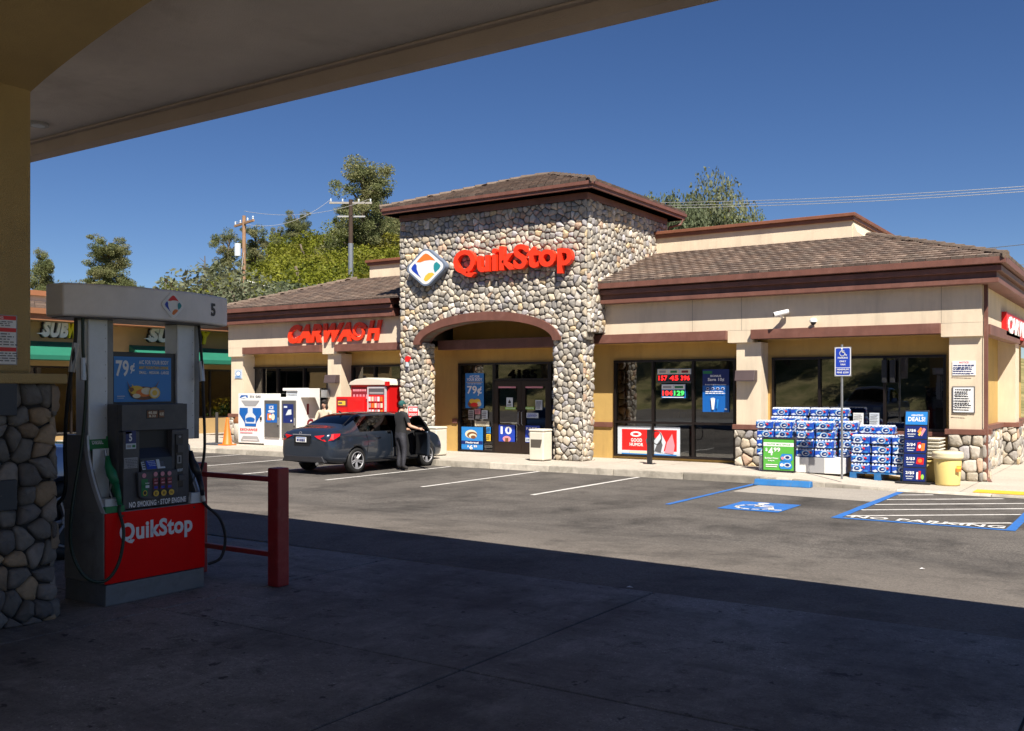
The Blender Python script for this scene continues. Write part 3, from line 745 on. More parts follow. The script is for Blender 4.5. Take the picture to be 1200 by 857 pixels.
# --- parapet
px0, px1 = -23.75, -6.75
mb = MB(); mb.box(px0, px1, YT - .02, 31, 5.9, 6.56)
mb.prism([(px1, YT, 6.0), (px1 + .35, YT, 6.02), (px1 + .12, YT, 6.2), (px1, YT, 6.5)], (0, 4.8, 0))
mb.build('parapet', cream, B)
mb = MB(); mb.box(px0 - .06, px1 + .06, YT - .1, 31.06, 6.5, 6.6); mb.box(px0 - .11, px1 + .11, YT - .16, 31.1, 6.6, 6.69)
mb.build('parapet_cap', brown2, B, bev=.01)
# --- side (right) elevation
MB().box(-3.62, -3.2, YP + .5, YP + .75, .04, 3.2).build('side_pilaster', cream, B); MB().box(-3.62, -3.2, 28.8, 29.6, .04, 3.2).build('side_pilaster', cream, B)
mb = MB(); stones(mb, (-3.55, YW + .2, .04), YU, ZU, 5.0, 1.0, .28, 51, bright=1.05); mb.build('recess_stone_wall', stone_m, B, smooth=True)
mb = MB(); stones(mb, (-3.19, YP + .47, .04), YU, ZU, .3, 1.0, .24, 57); mb.build('corner_stone_wall', stone_m, B, smooth=True)
mb = MB(); stones(mb, (-3.62, 28.74, .04), XR, ZU, .48, 1.0, .24, 52, bright=1.05); stones(mb, (-3.16, 28.74, .04), YU, ZU, .9, 1.0, .26, 53)
stones(mb, (-3.55, 29.6, .04), YU, ZU, 4.0, 1.0, .28, 54)
sw = mb.build('side_stone_wall', stone_m, B, smooth=True)
mb = MB(); mb.box(-3.62, -3.555, YW + .2, 28.8, .04, 1.04); mb.box(-3.6, -3.165, 28.75, 29.6, .04, 1.03); mb.build('mortar', mortar, sw)
mb = MB(); mb.box(-3.64, -3.45, YP + .75, 28.76, 1.04, 1.16); mb.box(-3.64, -3.1, 28.68, 29.7, 1.04, 1.16); mb.box(-3.64, -3.1, YP + .5, YP + .78, 1.04, 1.16); mb.box(-3.64, -3.45, 29.7, 34, 1.04, 1.16)
mb.build('side_cap', brown, sw, bev=.006)
mb = MB(); x = -3.13; mb.box(x - .05, x + .03, YP + .02, YP + .1, .12, 4.34); mb.prism([(x - .05, YP + .02, .12), (x + .03, YP + .02, .12), (x + .12, YP - .02, .05), (x + .04, YP - .02, .05)], (0, .08, 0))
mb.build('downspout', brown, B, bev=.006)
# gutter down-tube under tower eave
MB().tube([(-12.05, 27.3, 7.2), (-12.1, 27.25, 7.05), (-12.35, 26.98, 6.95), (-12.38, 26.98, 6.7)], .035, 8).build('gutter_elbow', brown, B)
# --- interior
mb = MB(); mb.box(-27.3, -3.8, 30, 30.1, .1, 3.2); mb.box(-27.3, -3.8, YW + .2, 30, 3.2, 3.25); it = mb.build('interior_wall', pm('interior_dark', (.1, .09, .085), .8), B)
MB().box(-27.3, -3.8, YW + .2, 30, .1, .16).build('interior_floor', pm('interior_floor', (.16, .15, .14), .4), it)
mb = MB(); rn = random.Random(9)
for k in range(9):
    x = -26 + k * 2.4
    mb.box(x, x + .9, 25.6, 28.6, .16, 1.45, 0)
    for q in range(14): mb.box(x + .02 + (q % 4) * .22, x + .2 + (q % 4) * .22, 25.55, 25.6, .3 + (q // 4) * .3, .5 + (q // 4) * .3, 1 + rn.randrange(4))
mb.build('store_shelf', [PAL['d'], PAL['y'], PAL['r'], PAL['s'], PAL['w']], it)

# ------------------------------------------------------------------ wall-mounted items
for nm, x0, y, z0, lab in (('wall_light', -8.72, YP, 2.25, 'brown wedge wall light on the cream pillar left of the water packs'), ('wall_light', -22.75, YP, 2.25, 'brown wedge wall light on the pillar behind the vending machines')):
    t = thing(nm, lab, 'wall light', (x0 + .25, y, z0), group='wedge wall lights')
    MB().prism([(x0, y - .004, z0), (x0, y - .26, z0), (x0, y - .2, z0 + .26), (x0, y - .004, z0 + .26)], (.5, 0, 0)).build('housing', pm('light_bronze', (.085, .06, .06), .5), t, bev=.012)
    MB().box(x0 + .05, x0 + .45, y - .22, y - .03, z0 - .012, z0 - .001).build('lens', PAL['e'], t)
p = onY(917, 370, YF)
def camera_thing(p, kind, lab):
    t = thing('security_camera', lab, 'camera', p)
    if kind == 'bullet':
        MB().tube([p + Vector((0, 0, -.02)), p + Vector((0, -.12, 0)), p + Vector((.03, -.2, .04))], .022, 8).build('bracket', white, t)
        d = Vector((-.75, -.55, -.22)).normalized(); c = p + Vector((.05, -.2, .09))
        MB().tube([c - d * .16, c + d * .14, c + d * .2], [.055, .06, .06], 14).build('housing', white, t, smooth=False)
        MB().tube([c + d * .201, c + d * .205], .045, 14).build('lens', PAL['k'], t)
    else:
        MB().tube([p + Vector((0, 0, .03)), p + Vector((0, -.08, .03))], .03, 10).build('bracket', white, t)
        MB().lathe((p.x, p.y - .13, p.z), [(.001, .1), (.06, .09), (.085, .04), (.085, 0)], 18).build('housing', white, t, smooth=True)
        MB().ell((p.x, p.y - .13, p.z), (.07, .07, .07), 14, 8).build('dome', PAL['k'], t, smooth=True)
camera_thing(onY(917, 372, YF), 'bullet', 'white bullet security camera on the stucco band above the water packs')
camera_thing(onY(955, 378, YF), 'dome', 'small white dome security camera right of the bullet camera')
# fire bell on left stone leg
p = onY(478.5, 421, TY0 - .06)
t = thing('fire_alarm_beacon', 'small red alarm beacon on the left stone leg of the entrance', 'alarm', p)
MB().cyl((p.x, p.y - .06, p.z), .09, .08, 16, 'y').build('bell', PAL['r'], t); MB().box(p.x - .03, p.x + .03, p.y - .09, p.y, p.z - .22, p.z - .09).build('strobe', PAL['l'], t)
p = onY(478, 490, TY0 - .07)
decor('wall_notice', None, p, XR, ZU, .42, .36, [('r', .05, .05, .95, .95, 'r'), ('r', .12, .55, .88, .85, 'w'), ('t', 'NO', .2, .6, .5, .8, 'r'), ('t', 'SMOKING', .12, .18, .88, .42, 'w')], .01, 'w')
tag(bpy.data.objects['wall_notice'], 'red and white no smoking notice on the left stone leg', 'notice')

# ------------------------------------------------------------------ signs
def lens(cx, cy, L, wd, ang, bulge=1.0, n=10):
    P = []
    for s in (1, -1):
        for i in range(n):
            t = -1 + 2 * i / n; t *= s
            P.append((t * L, s * wd * (1 - t * t) ** .8))
    ca, sa = math.cos(ang), math.sin(ang)
    return [(cx + x * ca - y * sa, cy + x * sa + y * ca) for x, y in P]
def diamond(cx, cy, r, cr, n=8):
    P = []
    for q in range(4):
        a0 = math.pi / 2 * q; c = (cx + (r - cr * 1.414) * math.cos(a0), cy + (r - cr * 1.414) * math.sin(a0))
        for i in range(n + 1):
            a = a0 - math.pi / 4 + math.pi / 2 * i / n; P.append((c[0] + cr * math.cos(a), c[1] + cr * math.sin(a)))
    return P
def logo_shapes():
    """coloured petals of the diamond emblem, unit half-width 1 about 0,0"""
    top = [(-.44, .28), (-.3, .44), (-.1, .62), (0, .66), (.1, .62), (.3, .44), (.44, .28), (.2, .33), (-.05, .32), (-.25, .26)]
    lef = [(-.5, .24), (-.62, .12), (-.68, 0), (-.62, -.12), (-.4, -.32), (-.2, -.5), (-.33, -.3), (-.42, -.05), (-.42, .12)]
    rig = [(.5, .22), (.64, .08), (.68, 0), (.62, -.12), (.42, -.3), (.36, -.1), (.36, .06), (.4, .16)]
    bot = [(-.1, -.58), (-.02, -.4), (.12, -.28), (.3, -.27), (.4, -.36), (.2, -.55), (.06, -.66), (-.02, -.66)]
    return [(top, 'o'), (lef, 'q'), (rig, 't'), (bot, 'y')]
def logo_sign(name, parent, c, rt, up, r, depth, kinds=None, asp=1.):
    c, rt, up = Vector(c), Vector(rt), Vector(up); n = rt.cross(up)
    P3 = lambda P, l: [c + rt * x * r + up * y * r * asp + n * l for x, y in P]
    mb = MB(); mb.prism(P3(diamond(0, 0, 1.0, .3), 0), n * depth, 0)
    mb.add(P3(diamond(0, 0, .9, .25), depth + .002), [tuple(range(36))], 1)
    for P, k in (kinds or logo_shapes()): mb.add(P3(P, depth + .004), [tuple(range(len(P)))], {'o': 2, 'q': 3, 't': 4, 'y': 5, 'r': 6}[k])
    return mb.build(name, [PAL['B'] if r > .3 else PAL['w'], PAL['w'], PAL['o'], PAL['q'], PAL['t'], PAL['y'], PAL['r']], parent)
yS = TY0 - .26
c = onY(499, 313.5, yS)
t = thing('emblem_sign', 'white diamond emblem sign with four coloured petals on the stone tower', 'sign', c)
logo_sign('emblem_box', t, (c.x, yS + .18, c.z), XR, ZU, .8, .18, None, .76); MB().box(c.x - .2, c.x + .2, yS + .17, TY0 + .02, c.z - .2, c.z + .2).build('bracket', PAL['d'], t)
def channel_word(name, label, s, o, rt, up, w_, h_, depth, face, back, bold=.035, shear=0., cat='sign', stand=.0, parent=None):
    t = parent or thing(name, label, cat, o)
    mb = MB(); put_text(mb, s, o, rt, up, w_, h_, 0, bold, shear, depth, 0, 4)
    off = origin_of(t); g = mb.build('lettering', face, t)
    return t
a = onY(531, 326, yS); b = onY(670, 316, yS)
zb, zt_ = onY(560, 322, yS).z, 0
lo = onY(600, 319, yS).z; hi = onY(600, 291, yS).z
t = thing('store_name_sign', 'large red store name lettering on the stone tower over the entrance', 'sign', (a.x, yS, lo))
mb = MB(); put_text(mb, 'QuikStop', (a.x, yS + .16, lo - .13), XR, ZU, b.x - a.x, hi - lo + .22, 0, .03, 0, .16, 0, 4); mb.build('lettering', signred, t)
mb = MB(); put_text(mb, 'QuikStop', (a.x, yS + .165, lo - .13), XR, ZU, b.x - a.x, hi - lo + .22, 0, .036, 0, .01, 0, 4)
for k in range(5): mb.box(a.x + .3 + k * .62, a.x + .36 + k * .62, yS + .16, TY0 + .03, lo + .1, lo + .16)
mb.build('backing', PAL['m'], t)
ys_ = YF - .1
a = onY(337, 401, ys_); b = onY(447, 398, ys_); lo = onY(390, 401, ys_).z; hi = onY(390, 378.5, ys_).z
t = thing('carwash_sign', 'red slanted carwash lettering with swirl on the stucco left of the tower', 'sign', (a.x, ys_, lo))
mb = MB(); W_ = b.x - a.x; put_text(mb, 'CARWA', (a.x, ys_ + .07, lo), XR, ZU, W_ * .69, hi - lo, 0, .06, .35, .07, 0, 4)
put_text(mb, 'H', (a.x + W_ * .845, ys_ + .07, lo), XR, ZU, W_ * .155, (hi - lo) * 1.02, 0, .06, .35, .07, 0, 4)
cxx, czz, r0 = a.x + W_ * .765, (lo + hi) / 2, (hi - lo) * .56
def swirl(a0, r_in, r_out):
    o1, o2 = [], []
    for i in range(19):
        t_ = i / 18; an = a0 + t_ * 4.6; rr = r_out * (1 - .62 * t_); wd = r_in * (1 - t_ * .8)
        o1.append((cxx + rr * math.cos(an) * 1.1, czz + rr * math.sin(an))); o2.append((cxx + (rr - wd) * math.cos(an) * 1.1, czz + (rr - wd) * math.sin(an)))
    for i in range(18):
        P = [o1[i], o1[i + 1], o2[i + 1], o2[i]]; mb.prism([(x, ys_, z) for x, z in P], (0, .07, 0))
swirl(.3, .13, r0); swirl(.3 + math.pi, .13, r0)
mb.build('lettering', signred, t)
mb = MB()
for k in range(6): mb.box(a.x + .2 + k * .42, a.x + .26 + k * .42, ys_ + .07, YF + .01, lo + .2, lo + .27)
mb.build('backing', PAL['m'], t)
# side carwash sign
t = thing('side_carwash_sign', 'red carwash lettering on the side wall at the right edge', 'sign', (-3.1, 26.2, 3.5))
mb = MB(); put_text(mb, 'CARWASH', (-3.19, 26.25, 3.42), YU, ZU, 5.2, .42, 1, .03, .2, .02, .115)
mb.box(-3.19, -3.08, 26.05, 31.7, 3.36, 3.92, 0); mb.build('panel', [PAL['r'], PAL['w']], t)

# ------------------------------------------------------------------ posters and items in / on the windows
YG = YW - .012
def flat_sign(name, label, cat, u0, v0, u1, v1, y, els, base, thick=.006, group=None):
    um, vm = (u0 + u1) / 2, (v0 + v1) / 2
    xl, xr_ = onY(u0, vm, y).x, onY(u1, vm, y).x; z1, z0 = onY(um, v0, y).z, onY(um, v1, y).z
    t = decor(name, None, (xl, y, z0), XR, ZU, xr_ - xl, z1 - z0, els, thick, base); return tag(t, label, cat, group)
flat_sign('poster', 'tall blue drink poster with 79 cent price in the entrance window', 'poster', 545.5, 437.5, 567, 478.5, YG,
 [('t', 'A/C FOR', .22, .87, .78, .94, 'w'), ('t', 'YOUR BODY', .08, .78, .92, .86, 'w'), ('r', .06, .735, .94, .75, 'y'), ('t', 'ANY SIZE ANY FLAVOR', .12, .68, .88, .71, 'w'), ('t', '79¢', .1, .36, .9, .64, 'w'),
  ('c', .5, .12, .36, .13, 'h'), ('c', .38, .2, .16, .07, 'y'), ('c', .66, .19, .18, .08, 'y'), ('c', .76, .12, .12, .07, 'c'), ('c', .5, .1, .2, .06, 'r')], 's')
flat_sign('poster', 'blue food poster with six dollar price low in the entrance window', 'poster', 541, 500.5, 566, 528.5, YG,
 [('c', .45, .7, .28, .18, 'c'), ('c', .5, .66, .24, .14, 'h'), ('c', .53, .62, .18, .1, 'c'), ('c', .56, .58, .12, .07, 'h'), ('r', 0, .28, 1, .42, 'n'), ('t', 'Flatbread', .2, .31, .8, .39, 'w'), ('t', '$', .28, .14, .35, .23, 'w'), ('t', '6', .38, .06, .54, .24, 'w'), ('t', '99', .58, .14, .74, .24, 'w')], 's')
for i, (u0, v0, u1, v1, base, lab) in enumerate([
  (549, 480.5, 555.5, 492, 'e', 'grey permit sheet below the tall drink poster'), (556.5, 479.5, 563, 485.5, 'p', 'pale pink small notice among the permit sheets'),
  (564.5, 481, 571.5, 491, 'l', 'pale blue permit sheet right of the pink notice'), (557, 486.5, 563.5, 491.5, 'd', 'dark small sticker under the pink notice'),
  (556.5, 494, 573.5, 499.5, 'c', 'cream horizontal notice strip above the food poster'), (570, 500.5, 575, 508, 's', 'small blue sticker right of the food poster'), (570, 509, 575, 517, 'y', 'small yellow and red sticker right of the food poster')]):
    flat_sign('window_notice', lab, 'notice', u0, v0, u1, v1, YG, fake_lines(.1, .1, .9, .9, 4, 'k' if base != 'd' else 'w', .4, i), base, .003)
flat_sign('house_number', 'black street number lettering on the glass above the entrance doors', 'number', 595, 433, 628, 444.5, YG, [('t', '4185', 0, 0, 1, 1, 'K')], None)
flat_sign('window_notice', 'white notice with black tree mark on the left entrance door', 'notice', 593.5, 466, 601, 477, YG - .02, [('c', .5, .5, .22, .12, 'k'), ('p', [(.3, .5), (.7, .5), (.5, .8)], 'k')] + fake_lines(.15, .08, .85, .3, 3, 'd', .5), 'l', .003)
flat_sign('window_notice', 'pale sheet on the right entrance door', 'notice', 627.5, 469, 635.5, 480.5, YG - .02, fake_lines(.1, .1, .9, .9, 7, 'd', .5, 3), 'l', .003)
flat_sign('window_notice', 'pale horizontal sheet at handle height on the right entrance door', 'notice', 617, 484, 631, 490, YG - .02, fake_lines(.1, .1, .9, .9, 3, 'q', .5, 5), 'l', .003)
for u0, u1, lab in ((592, 604.5, 'green push strip on the left entrance door'), (613, 626, 'green push strip on the right entrance door')):
    flat_sign('window_notice', lab, 'sticker', u0, 477.5 if u0 < 600 else 477, u1, 480, YG - .02, [('t', 'COME IN WE ARE OPEN', .05, .25, .95, .75, 'w')], 'L', .003)
for u0, u1, lab in ((583, 604.5, 'pink strip along the top of the left entrance door glass'), (614, 636, 'pink strip along the top of the right entrance door glass')):
    flat_sign('window_notice', lab, 'sticker', u0, 453, u1, 455, YG - .02, [], 'p', .003)
flat_sign('poster', 'pale blue poster with big number ten on the left entrance door', 'poster', 584.5, 498, 603.5, 520, YG - .02, [('t', '10', .12, .5, .8, .92, 'w'), ('c', .5, .25, .25, .16, 'p'), ('r', .4, .1, .6, .3, 'h')], 'q', .003)
flat_sign('poster', 'blue delivery poster low on the right entrance door', 'poster', 615, 499, 633, 519, YG - .02, [('t', 'FAST', .1, .75, .8, .9, 'w'), ('c', .5, .5, .25, .16, 'c'), ('r', .05, .05, .9, .28, 'l'), ('t', 'DELIVERY', .1, .1, .85, .22, 'n')], 'q', .003)
for i, (v0, v1, b_, lab) in enumerate(((458, 467, 'l', 'topmost pale sheet in the narrow side light'), (475, 482, 'n', 'navy sheet in the narrow side light'), (486, 493, 'l', 'third pale sheet down in the narrow side light'), (497, 500.5, 'e', 'lowest small sheet in the narrow side light'))):
    flat_sign('window_notice', lab, 'notice', 644.5, v0, 651, v1, YG, fake_lines(.1, .15, .9, .85, 3, 'd', .4, i), b_, .003)
# LED price boards
def led_board(lab, u0, v0, u1, v1, digits, header, base, foot=None):
    els = [('r', 0, .62, 1, 1, 'l')]; n = len(digits)
    for i, (dg_, k) in enumerate(digits):
        a = i / n; els += [('r', a + .01, .12, a + 1 / n - .01, .58, 'k'), ('t', dg_, a + .035, .17, a + 1 / n - .035, .53, k), ('r', a + .02, .66, a + 1 / n - .02, .96, 'c' if foot is None else 'w'), ('r', a + .06, .72, a + 1 / n - .08, .88, ('e', 'G', 'm')[i % 3])]
    if foot: els.append(('r', .05, .02, .95, .07, foot))
    return flat_sign('price_display', lab, 'display', u0, v0, u1, v1, YG, els, base, .03)
led_board('wide lottery display with three red lit numbers in the window', 771, 432.5, 810.5, 449, [('157', 'R'), ('45', 'R'), ('396', 'R')], None, 'd')
led_board('small blue framed lottery display with red and green lit numbers', 776, 450.5, 803.5, 466.5, [('104', 'R'), ('129', 'E')], None, 's', 'w')
flat_sign('poster', 'blue reward poster with white cup right of the lottery displays', 'poster', 823.5, 433, 854.5, 483, YG,
 [('r', 0, .62, 1, 1, 'n'), ('r', .02, .9, .36, .96, 'G'), ('t', 'BONUS', .3, .82, .7, .87, 'w'), ('t', 'Save 10¢', .2, .71, .82, .8, 'w'), ('t', 'Every Day Every Gallon', .1, .625, .9, .655, 'w')] + [('c', .2 + k * .19, .55, .06, .03, 'w') for k in range(4)] + [('c', .2 + k * .19, .55, .045, .022, 'n') for k in range(4)] + fake_lines(.12, .42, .9, .5, 2, 'w', .5, 2) + [('p', [(.33, .3), (.49, .3), (.45, .06), (.37, .06)], 'w'), ('c', .41, .31, .09, .025, 'l'), ('p', [(.56, .3), (.64, .3), (.58, .08), (.54, .08)], 's'), ('c', .9, .07, .05, .02, 'w')], 'b')
flat_sign('banner', 'red promotional banner with mascotless white motif low behind the window', 'banner', 724, 500, 797, 535.5, YW + .012,
 [('r', .07, .2, .95, .9, 'r'), ('c', .3, .74, .09, .09, 'w'), ('c', .3, .74, .05, .04, 'r'), ('t', 'GOOD', .22, .48, .4, .6, 'w'), ('t', 'HUMOR', .2, .34, .42, .45, 'w'),
  ('p', [(.5, .25), (.46, .55), (.54, .85), (.62, .6), (.64, .22)], 'd'), ('p', [(.55, .2), (.58, .5), (.7, .82), (.78, .5), (.74, .15)], 'l'), ('p', [(.6, .2), (.64, .42), (.7, .6), (.73, .4), (.7, .15)], 'd'), ('p', [(.76, .15), (.8, .5), (.88, .78), (.92, .4), (.9, .12)], 'p'), ('r', .07, .0, .95, .1, 's'), ('r', .2, .1, .6, .18, 'c')], 'l', .004)
bpy.data.objects['banner']['label'] = 'red promotional banner with white and pink figures low in the window'
for u0, u1, lab in ((797, 810, 'white ice cream freezer cabinet standing left inside the window'), (814.5, 829, 'white freezer cabinet standing right inside the window')):
    a = onY(u0, 520, YW + .2).x; b = onY(u1, 520, YW + .2).x
    t = thing('freezer_cabinet', lab, 'freezer', (a, YW + .3, .16)); MB().box(a, b, YW + .14, YW + .7, .16, 1.0).build('cabinet', white, t, bev=.02)
    decor('label_panel', t, (a + .03, YW + .139, .7), XR, ZU, b - a - .06, .28, [('r', .1, .3, .5, .8, 'e'), ('r', .6, .3, .9, .9, 'd')], .002, 'l')
# notices on pillars
flat_sign('wall_notice', 'white notice with red heading high on the right corner pillar', 'notice', 1116, 423, 1143.5, 440, YP - .01, [('t', 'NOTICE', .3, .82, .7, .95, 'r')] + fake_lines(.05, .05, .95, .76, 5, 'n', .5, 1), 'w')
flat_sign('wall_notice', 'framed rules notice with rounded black border on the corner pillar', 'notice', 1116, 453, 1142.5, 484.5, YP - .012, [('r', .05, .04, .95, .96, 'w')] + fake_lines(.12, .08, .88, .92, 10, 'k', .5, 4, .3), 'd', .012)
flat_sign('wall_notice', 'faded pale blue notice on the far left pillar', 'notice', 275, 433, 284, 444, YP - .01, [('c', .5, .55, .35, .3, 's'), ('c', .5, .55, .28, .24, 'w')] + fake_lines(.1, .05, .9, .3, 2, 's', .5), 'l')
for u0, u1, k in ((1000, 1012, 'w'), (1019, 1030.5, 'l')): flat_sign('window_notice', ('white' if k == 'w' else 'pale blue') + ' sheet in the window above the right water pallet', 'notice', u0, 484, u1, 498.5, YG, fake_lines(.1, .1, .9, .9, 6, 'd', .35, u0, .2), k, .003)
for u0, lab in ((1033, 'black wall speaker left of its twin at the window mullion'), (1042.5, 'black wall speaker right of its twin at the window mullion')):
    a = onY(u0, 430, YW - .2); t = thing('wall_speaker', lab, 'speaker', a)
    MB().box(a.x, a.x + .11, YW - .2, YW - .06, 2.2, 2.72).build('housing', blk, t, bev=.01); MB().box(a.x + .015, a.x + .095, YW - .206, YW - .2, 2.24, 2.68).build('grille', PAL['k'], t)
# ================================================================== FUEL CANOPY
K = thing('fuel_canopy', 'plaster fuel canopy overhead with a stone based column at the left edge', 'canopy', (-7.5, 3.75, .3))
CY, CZ = 6.51, 4.8
mb = MB(); mb.box(-16, 4.2, -2.5, 6.3, 4.96, 5.3)  # unseen rear and right ends cut short so more light reaches the dispenser
c1 = mb.build('ceiling', canopy_st, K)
mb = MB(); mb.box(-16.1, 4.3, CY - .19, CY, CZ, 5.36); mb.box(-16.1, 4.3, -2.7, -2.51, CZ, 5.36); mb.box(-16.1, -15.9, -2.51, CY - .19, CZ, 5.36); mb.box(4.1, 4.3, -2.51, CY - .19, CZ, 5.36)
mb.box(-15.9, 4.1, CY - .26, CY - .19, 4.93, 4.955)
mb.build('fascia', pm('fascia_stucco', (.5, .41, .34), .9, var=.12, vs=.8, bump=.7, bs=90, dirt=(.38, .31, .25, .45), ds=.7), K, bev=.01)
MB().box(-16.05, 4.25, -2.6, CY - .08, 5.3, 5.34).build('deck', canopy_st, K)
col = MB().box(-8.0, -7.1, 3.1, 4.06, 2.16, 4.96).build('column', olive_st, K, bev=.03)
mb = MB(); n = 24; P = []
for i in range(n + 1):
    x = -7.12 + i * .19; t = min(1, (x + 7.1) / 4.4); P.append((x, 3.12, 4.3 + .66 * max(0, math.sin(max(0, t) * math.pi / 2)) ** .85))
P = [(-7.3, 3.12, 4.1)] + [(-7.2, 3.12, 4.2)] + P + [(-2.4, 3.12, 4.97), (-7.3, 3.12, 4.97)]
H_ = P[:-2]
for (p, q) in zip(H_[:-1], H_[1:]): mb.prism([(p[0], 3.12, p[2]), (q[0], 3.12, q[2]), (q[0], 3.12, 4.965), (p[0], 3.12, 4.965)], (0, .935, 0))
mb.build('haunch', olive_st, K)
mb = MB(); bx, by0, by1 = -6.98, 2.9, 4.19
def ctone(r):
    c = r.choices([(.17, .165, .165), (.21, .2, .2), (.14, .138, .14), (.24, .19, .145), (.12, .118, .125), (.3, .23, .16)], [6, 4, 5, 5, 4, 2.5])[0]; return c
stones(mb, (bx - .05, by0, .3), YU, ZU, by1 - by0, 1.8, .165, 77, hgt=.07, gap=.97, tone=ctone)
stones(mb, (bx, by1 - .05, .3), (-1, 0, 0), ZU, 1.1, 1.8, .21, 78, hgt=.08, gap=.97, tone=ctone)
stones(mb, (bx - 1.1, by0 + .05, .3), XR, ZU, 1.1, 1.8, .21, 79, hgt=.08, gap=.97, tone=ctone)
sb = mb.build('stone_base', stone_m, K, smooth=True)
MB().box(bx - 1.12, bx - .035, by0 + .03, by1 - .035, .3, 2.09).build('mortar', pm('dark_mortar', (.035, .033, .032), .95, bump=.5, bs=40), sb)
MB().box(bx - 1.18, bx + .06, by0 - .06, by1 + .05, 2.09, 2.165).build('cap', olive_st, sb, bev=.012)
for v0, v1, lab in ((447, 487, 'dark square metal plate high in the column stonework'), (562, 597, 'dark square metal plate low in the column stonework')):
    a = onX(19, v0, bx + .03); b = onX(19, v1, bx + .03); t = MB().box(bx - .03, bx + .045, a.y - .5, a.y, b.z, a.z).build('access_plate', pm('plate_grey', (.05, .055, .065), .5, .4), None, bev=.004); tag(t, lab, 'plate')
a = onX(20, 370, -7.095); b = onX(20, 428, -7.095)
t = decor('safety_sign', None, (-7.098, a.y - .36, b.z), YU, ZU, .36, a.z - b.z, [('r', .03, .02, .97, .98, 'w')] + [('r', .03, y, .97, y + .08, 'r') for y in (.9, .66, .27)] + [('t', 'WARNING', .3, .915, .7, .965, 'w')] + fake_lines(.1, .76, .9, .88, 3, 'd', .4, 1) + fake_lines(.1, .37, .9, .64, 5, 'd', .4, 2) + fake_lines(.1, .05, .9, .25, 4, 'd', .4, 3), .006, 'e')
tag(t, 'white fuel safety sign with red bands on the canopy column', 'sign')
a = onX(10, 108, -7.09)
# recessed downlight
t = thing('downlight', 'small round recessed light in the canopy ceiling near the column', 'light', (-10.2, 5.9, 4.95)); MB().cyl((-10.2, 5.9, 4.93), .11, .03, 20).build('trim_ring', PAL['e'], t); MB().cyl((-10.2, 5.9, 4.925), .07, .006, 20).build('lens', PAL['l'], t)

# ================================================================== FUEL DISPENSER
FX = -7.03; BX = -7.6; Y0, Y1 = 4.62, 5.6; G = .3
D = thing('fuel_dispenser', 'grey fuel dispenser with red lower panel and curved head on the forecourt island', 'fuel pump', (-7.3, 5.1, G))
MB().box(BX, FX, Y0 + .01, Y1 - .01, G, G + .17).build('plinth', pm('plinth_grey', (.19, .2, .21), .5, .3, var=.15, vs=4, dirt=(.1, .1, .1, .5), ds=4), D, bev=.006)
MB().box(BX, FX - .015, Y0, Y1, G + .172, 1.05).build('cabinet', pumpgrey, D, bev=.01)
t_ = MB().box(FX - .014, FX + .004, Y0 + .005, Y1 - .005, G + .178, 1.045).build('lower_panel', redp, D, bev=.003)
mb = MB(); put_text(mb, 'QuikStop', (FX + .006, Y0 + .13, .765), YU, ZU, .71, .19, 0, .035, 0, .002, 0, 4); mb.build('lettering', PAL['w'], t_)
MB().cyl((FX + .004, Y0 + .16, 1.015), .008, .006, 8, 'x').cyl((FX + .004, Y1 - .12, 1.015), .008, .006, 8, 'x').build('screws', blk, t_)
# sloped shoulder body behind the pods (concave sweep up to the columns)
def sweep(y0, y1, name, m, xb=-7.6, off=0.):
    mb = MB(); P = [(xb, 1.05)]; n = 12
    for i in range(n + 1):
        t = i / n; P.append((-7.03 - .245 * (1 - (1 - t) ** 1.9) + off, 1.05 + .62 * t))
    P += [(xb, 1.67)]
    mb.prism([(x, y0, z) for x, z in P], (0, y1 - y0, 0)); return mb.build(name, m, D)
sweep(Y0, Y0 + .03, 'side_cheek', pumpgrey); sweep(Y1 - .03, Y1, 'side_cheek', pumpgrey)
sweep(Y0 + .03, Y1 - .03, 'inner_body', blk2, off=-.12)
mb = MB(); n = 14
def edge(t, off=0.): return (-7.03 - .245 * (1 - (1 - t) ** 1.9) + off, 1.05 + .62 * t)
def strip(y0, y1, t0, t1, th, off=.0):
    mb = MB(); m = 10
    for i in range(m):
        a, b = edge(t0 + (t1 - t0) * i / m, off), edge(t0 + (t1 - t0) * (i + 1) / m, off)
        mb.prism([(a[0] - th, y0, a[1]), (a[0], y0, a[1]), (b[0], y0, b[1]), (b[0] - th, y0, b[1])], (0, y1 - y0, 0))
    return mb
for ya, yb, gr, nm in ((Y0, Y0 + .185, True, 'diesel'), (Y1 - .15, Y1, False, 'gas')):
    o_ = strip(ya - .002, ya + .016, 0, 1, .05, .006).build('nozzle_boot_trim', brushed, D)
    strip(yb - .016, yb, 0, .98, .05, .006).build('nozzle_boot_trim', brushed if not gr else PAL['G'], D)
    lab = strip(ya + .017, yb - .017, .8, 1.0, .04, .004).build('grade_label', PAL['G'] if gr else pm('pod_blue_grey', (.2, .25, .33), .4, .2), D)
    if gr:
        mb = MB(); put_text(mb, 'DIESEL', (edge(.88)[0] + .012, ya + .04, edge(.88)[1]), YU, (-.35, 0, .93), .1, .035, 0, .03); mb.build('lettering', PAL['w'], lab)
        MB().box(FX - .03, FX + .005, ya + .005, yb - .01, 1.05, 1.1).build('grade_label', PAL['G'], D)
        MB().box(FX - .12, FX - .02, ya + .02, yb - .02, 1.1, 1.16).build('boot_floor', brushed, D)
    else: MB().box(FX - .06, FX + .003, ya + .003, yb - .003, 1.05, 1.14).build('boot_floor', brushed, D)
    MB().box(FX - .2, FX - .19, ya + .02, yb - .02, 1.1, 1.56).build('boot_back', brushed if gr else blk, D)
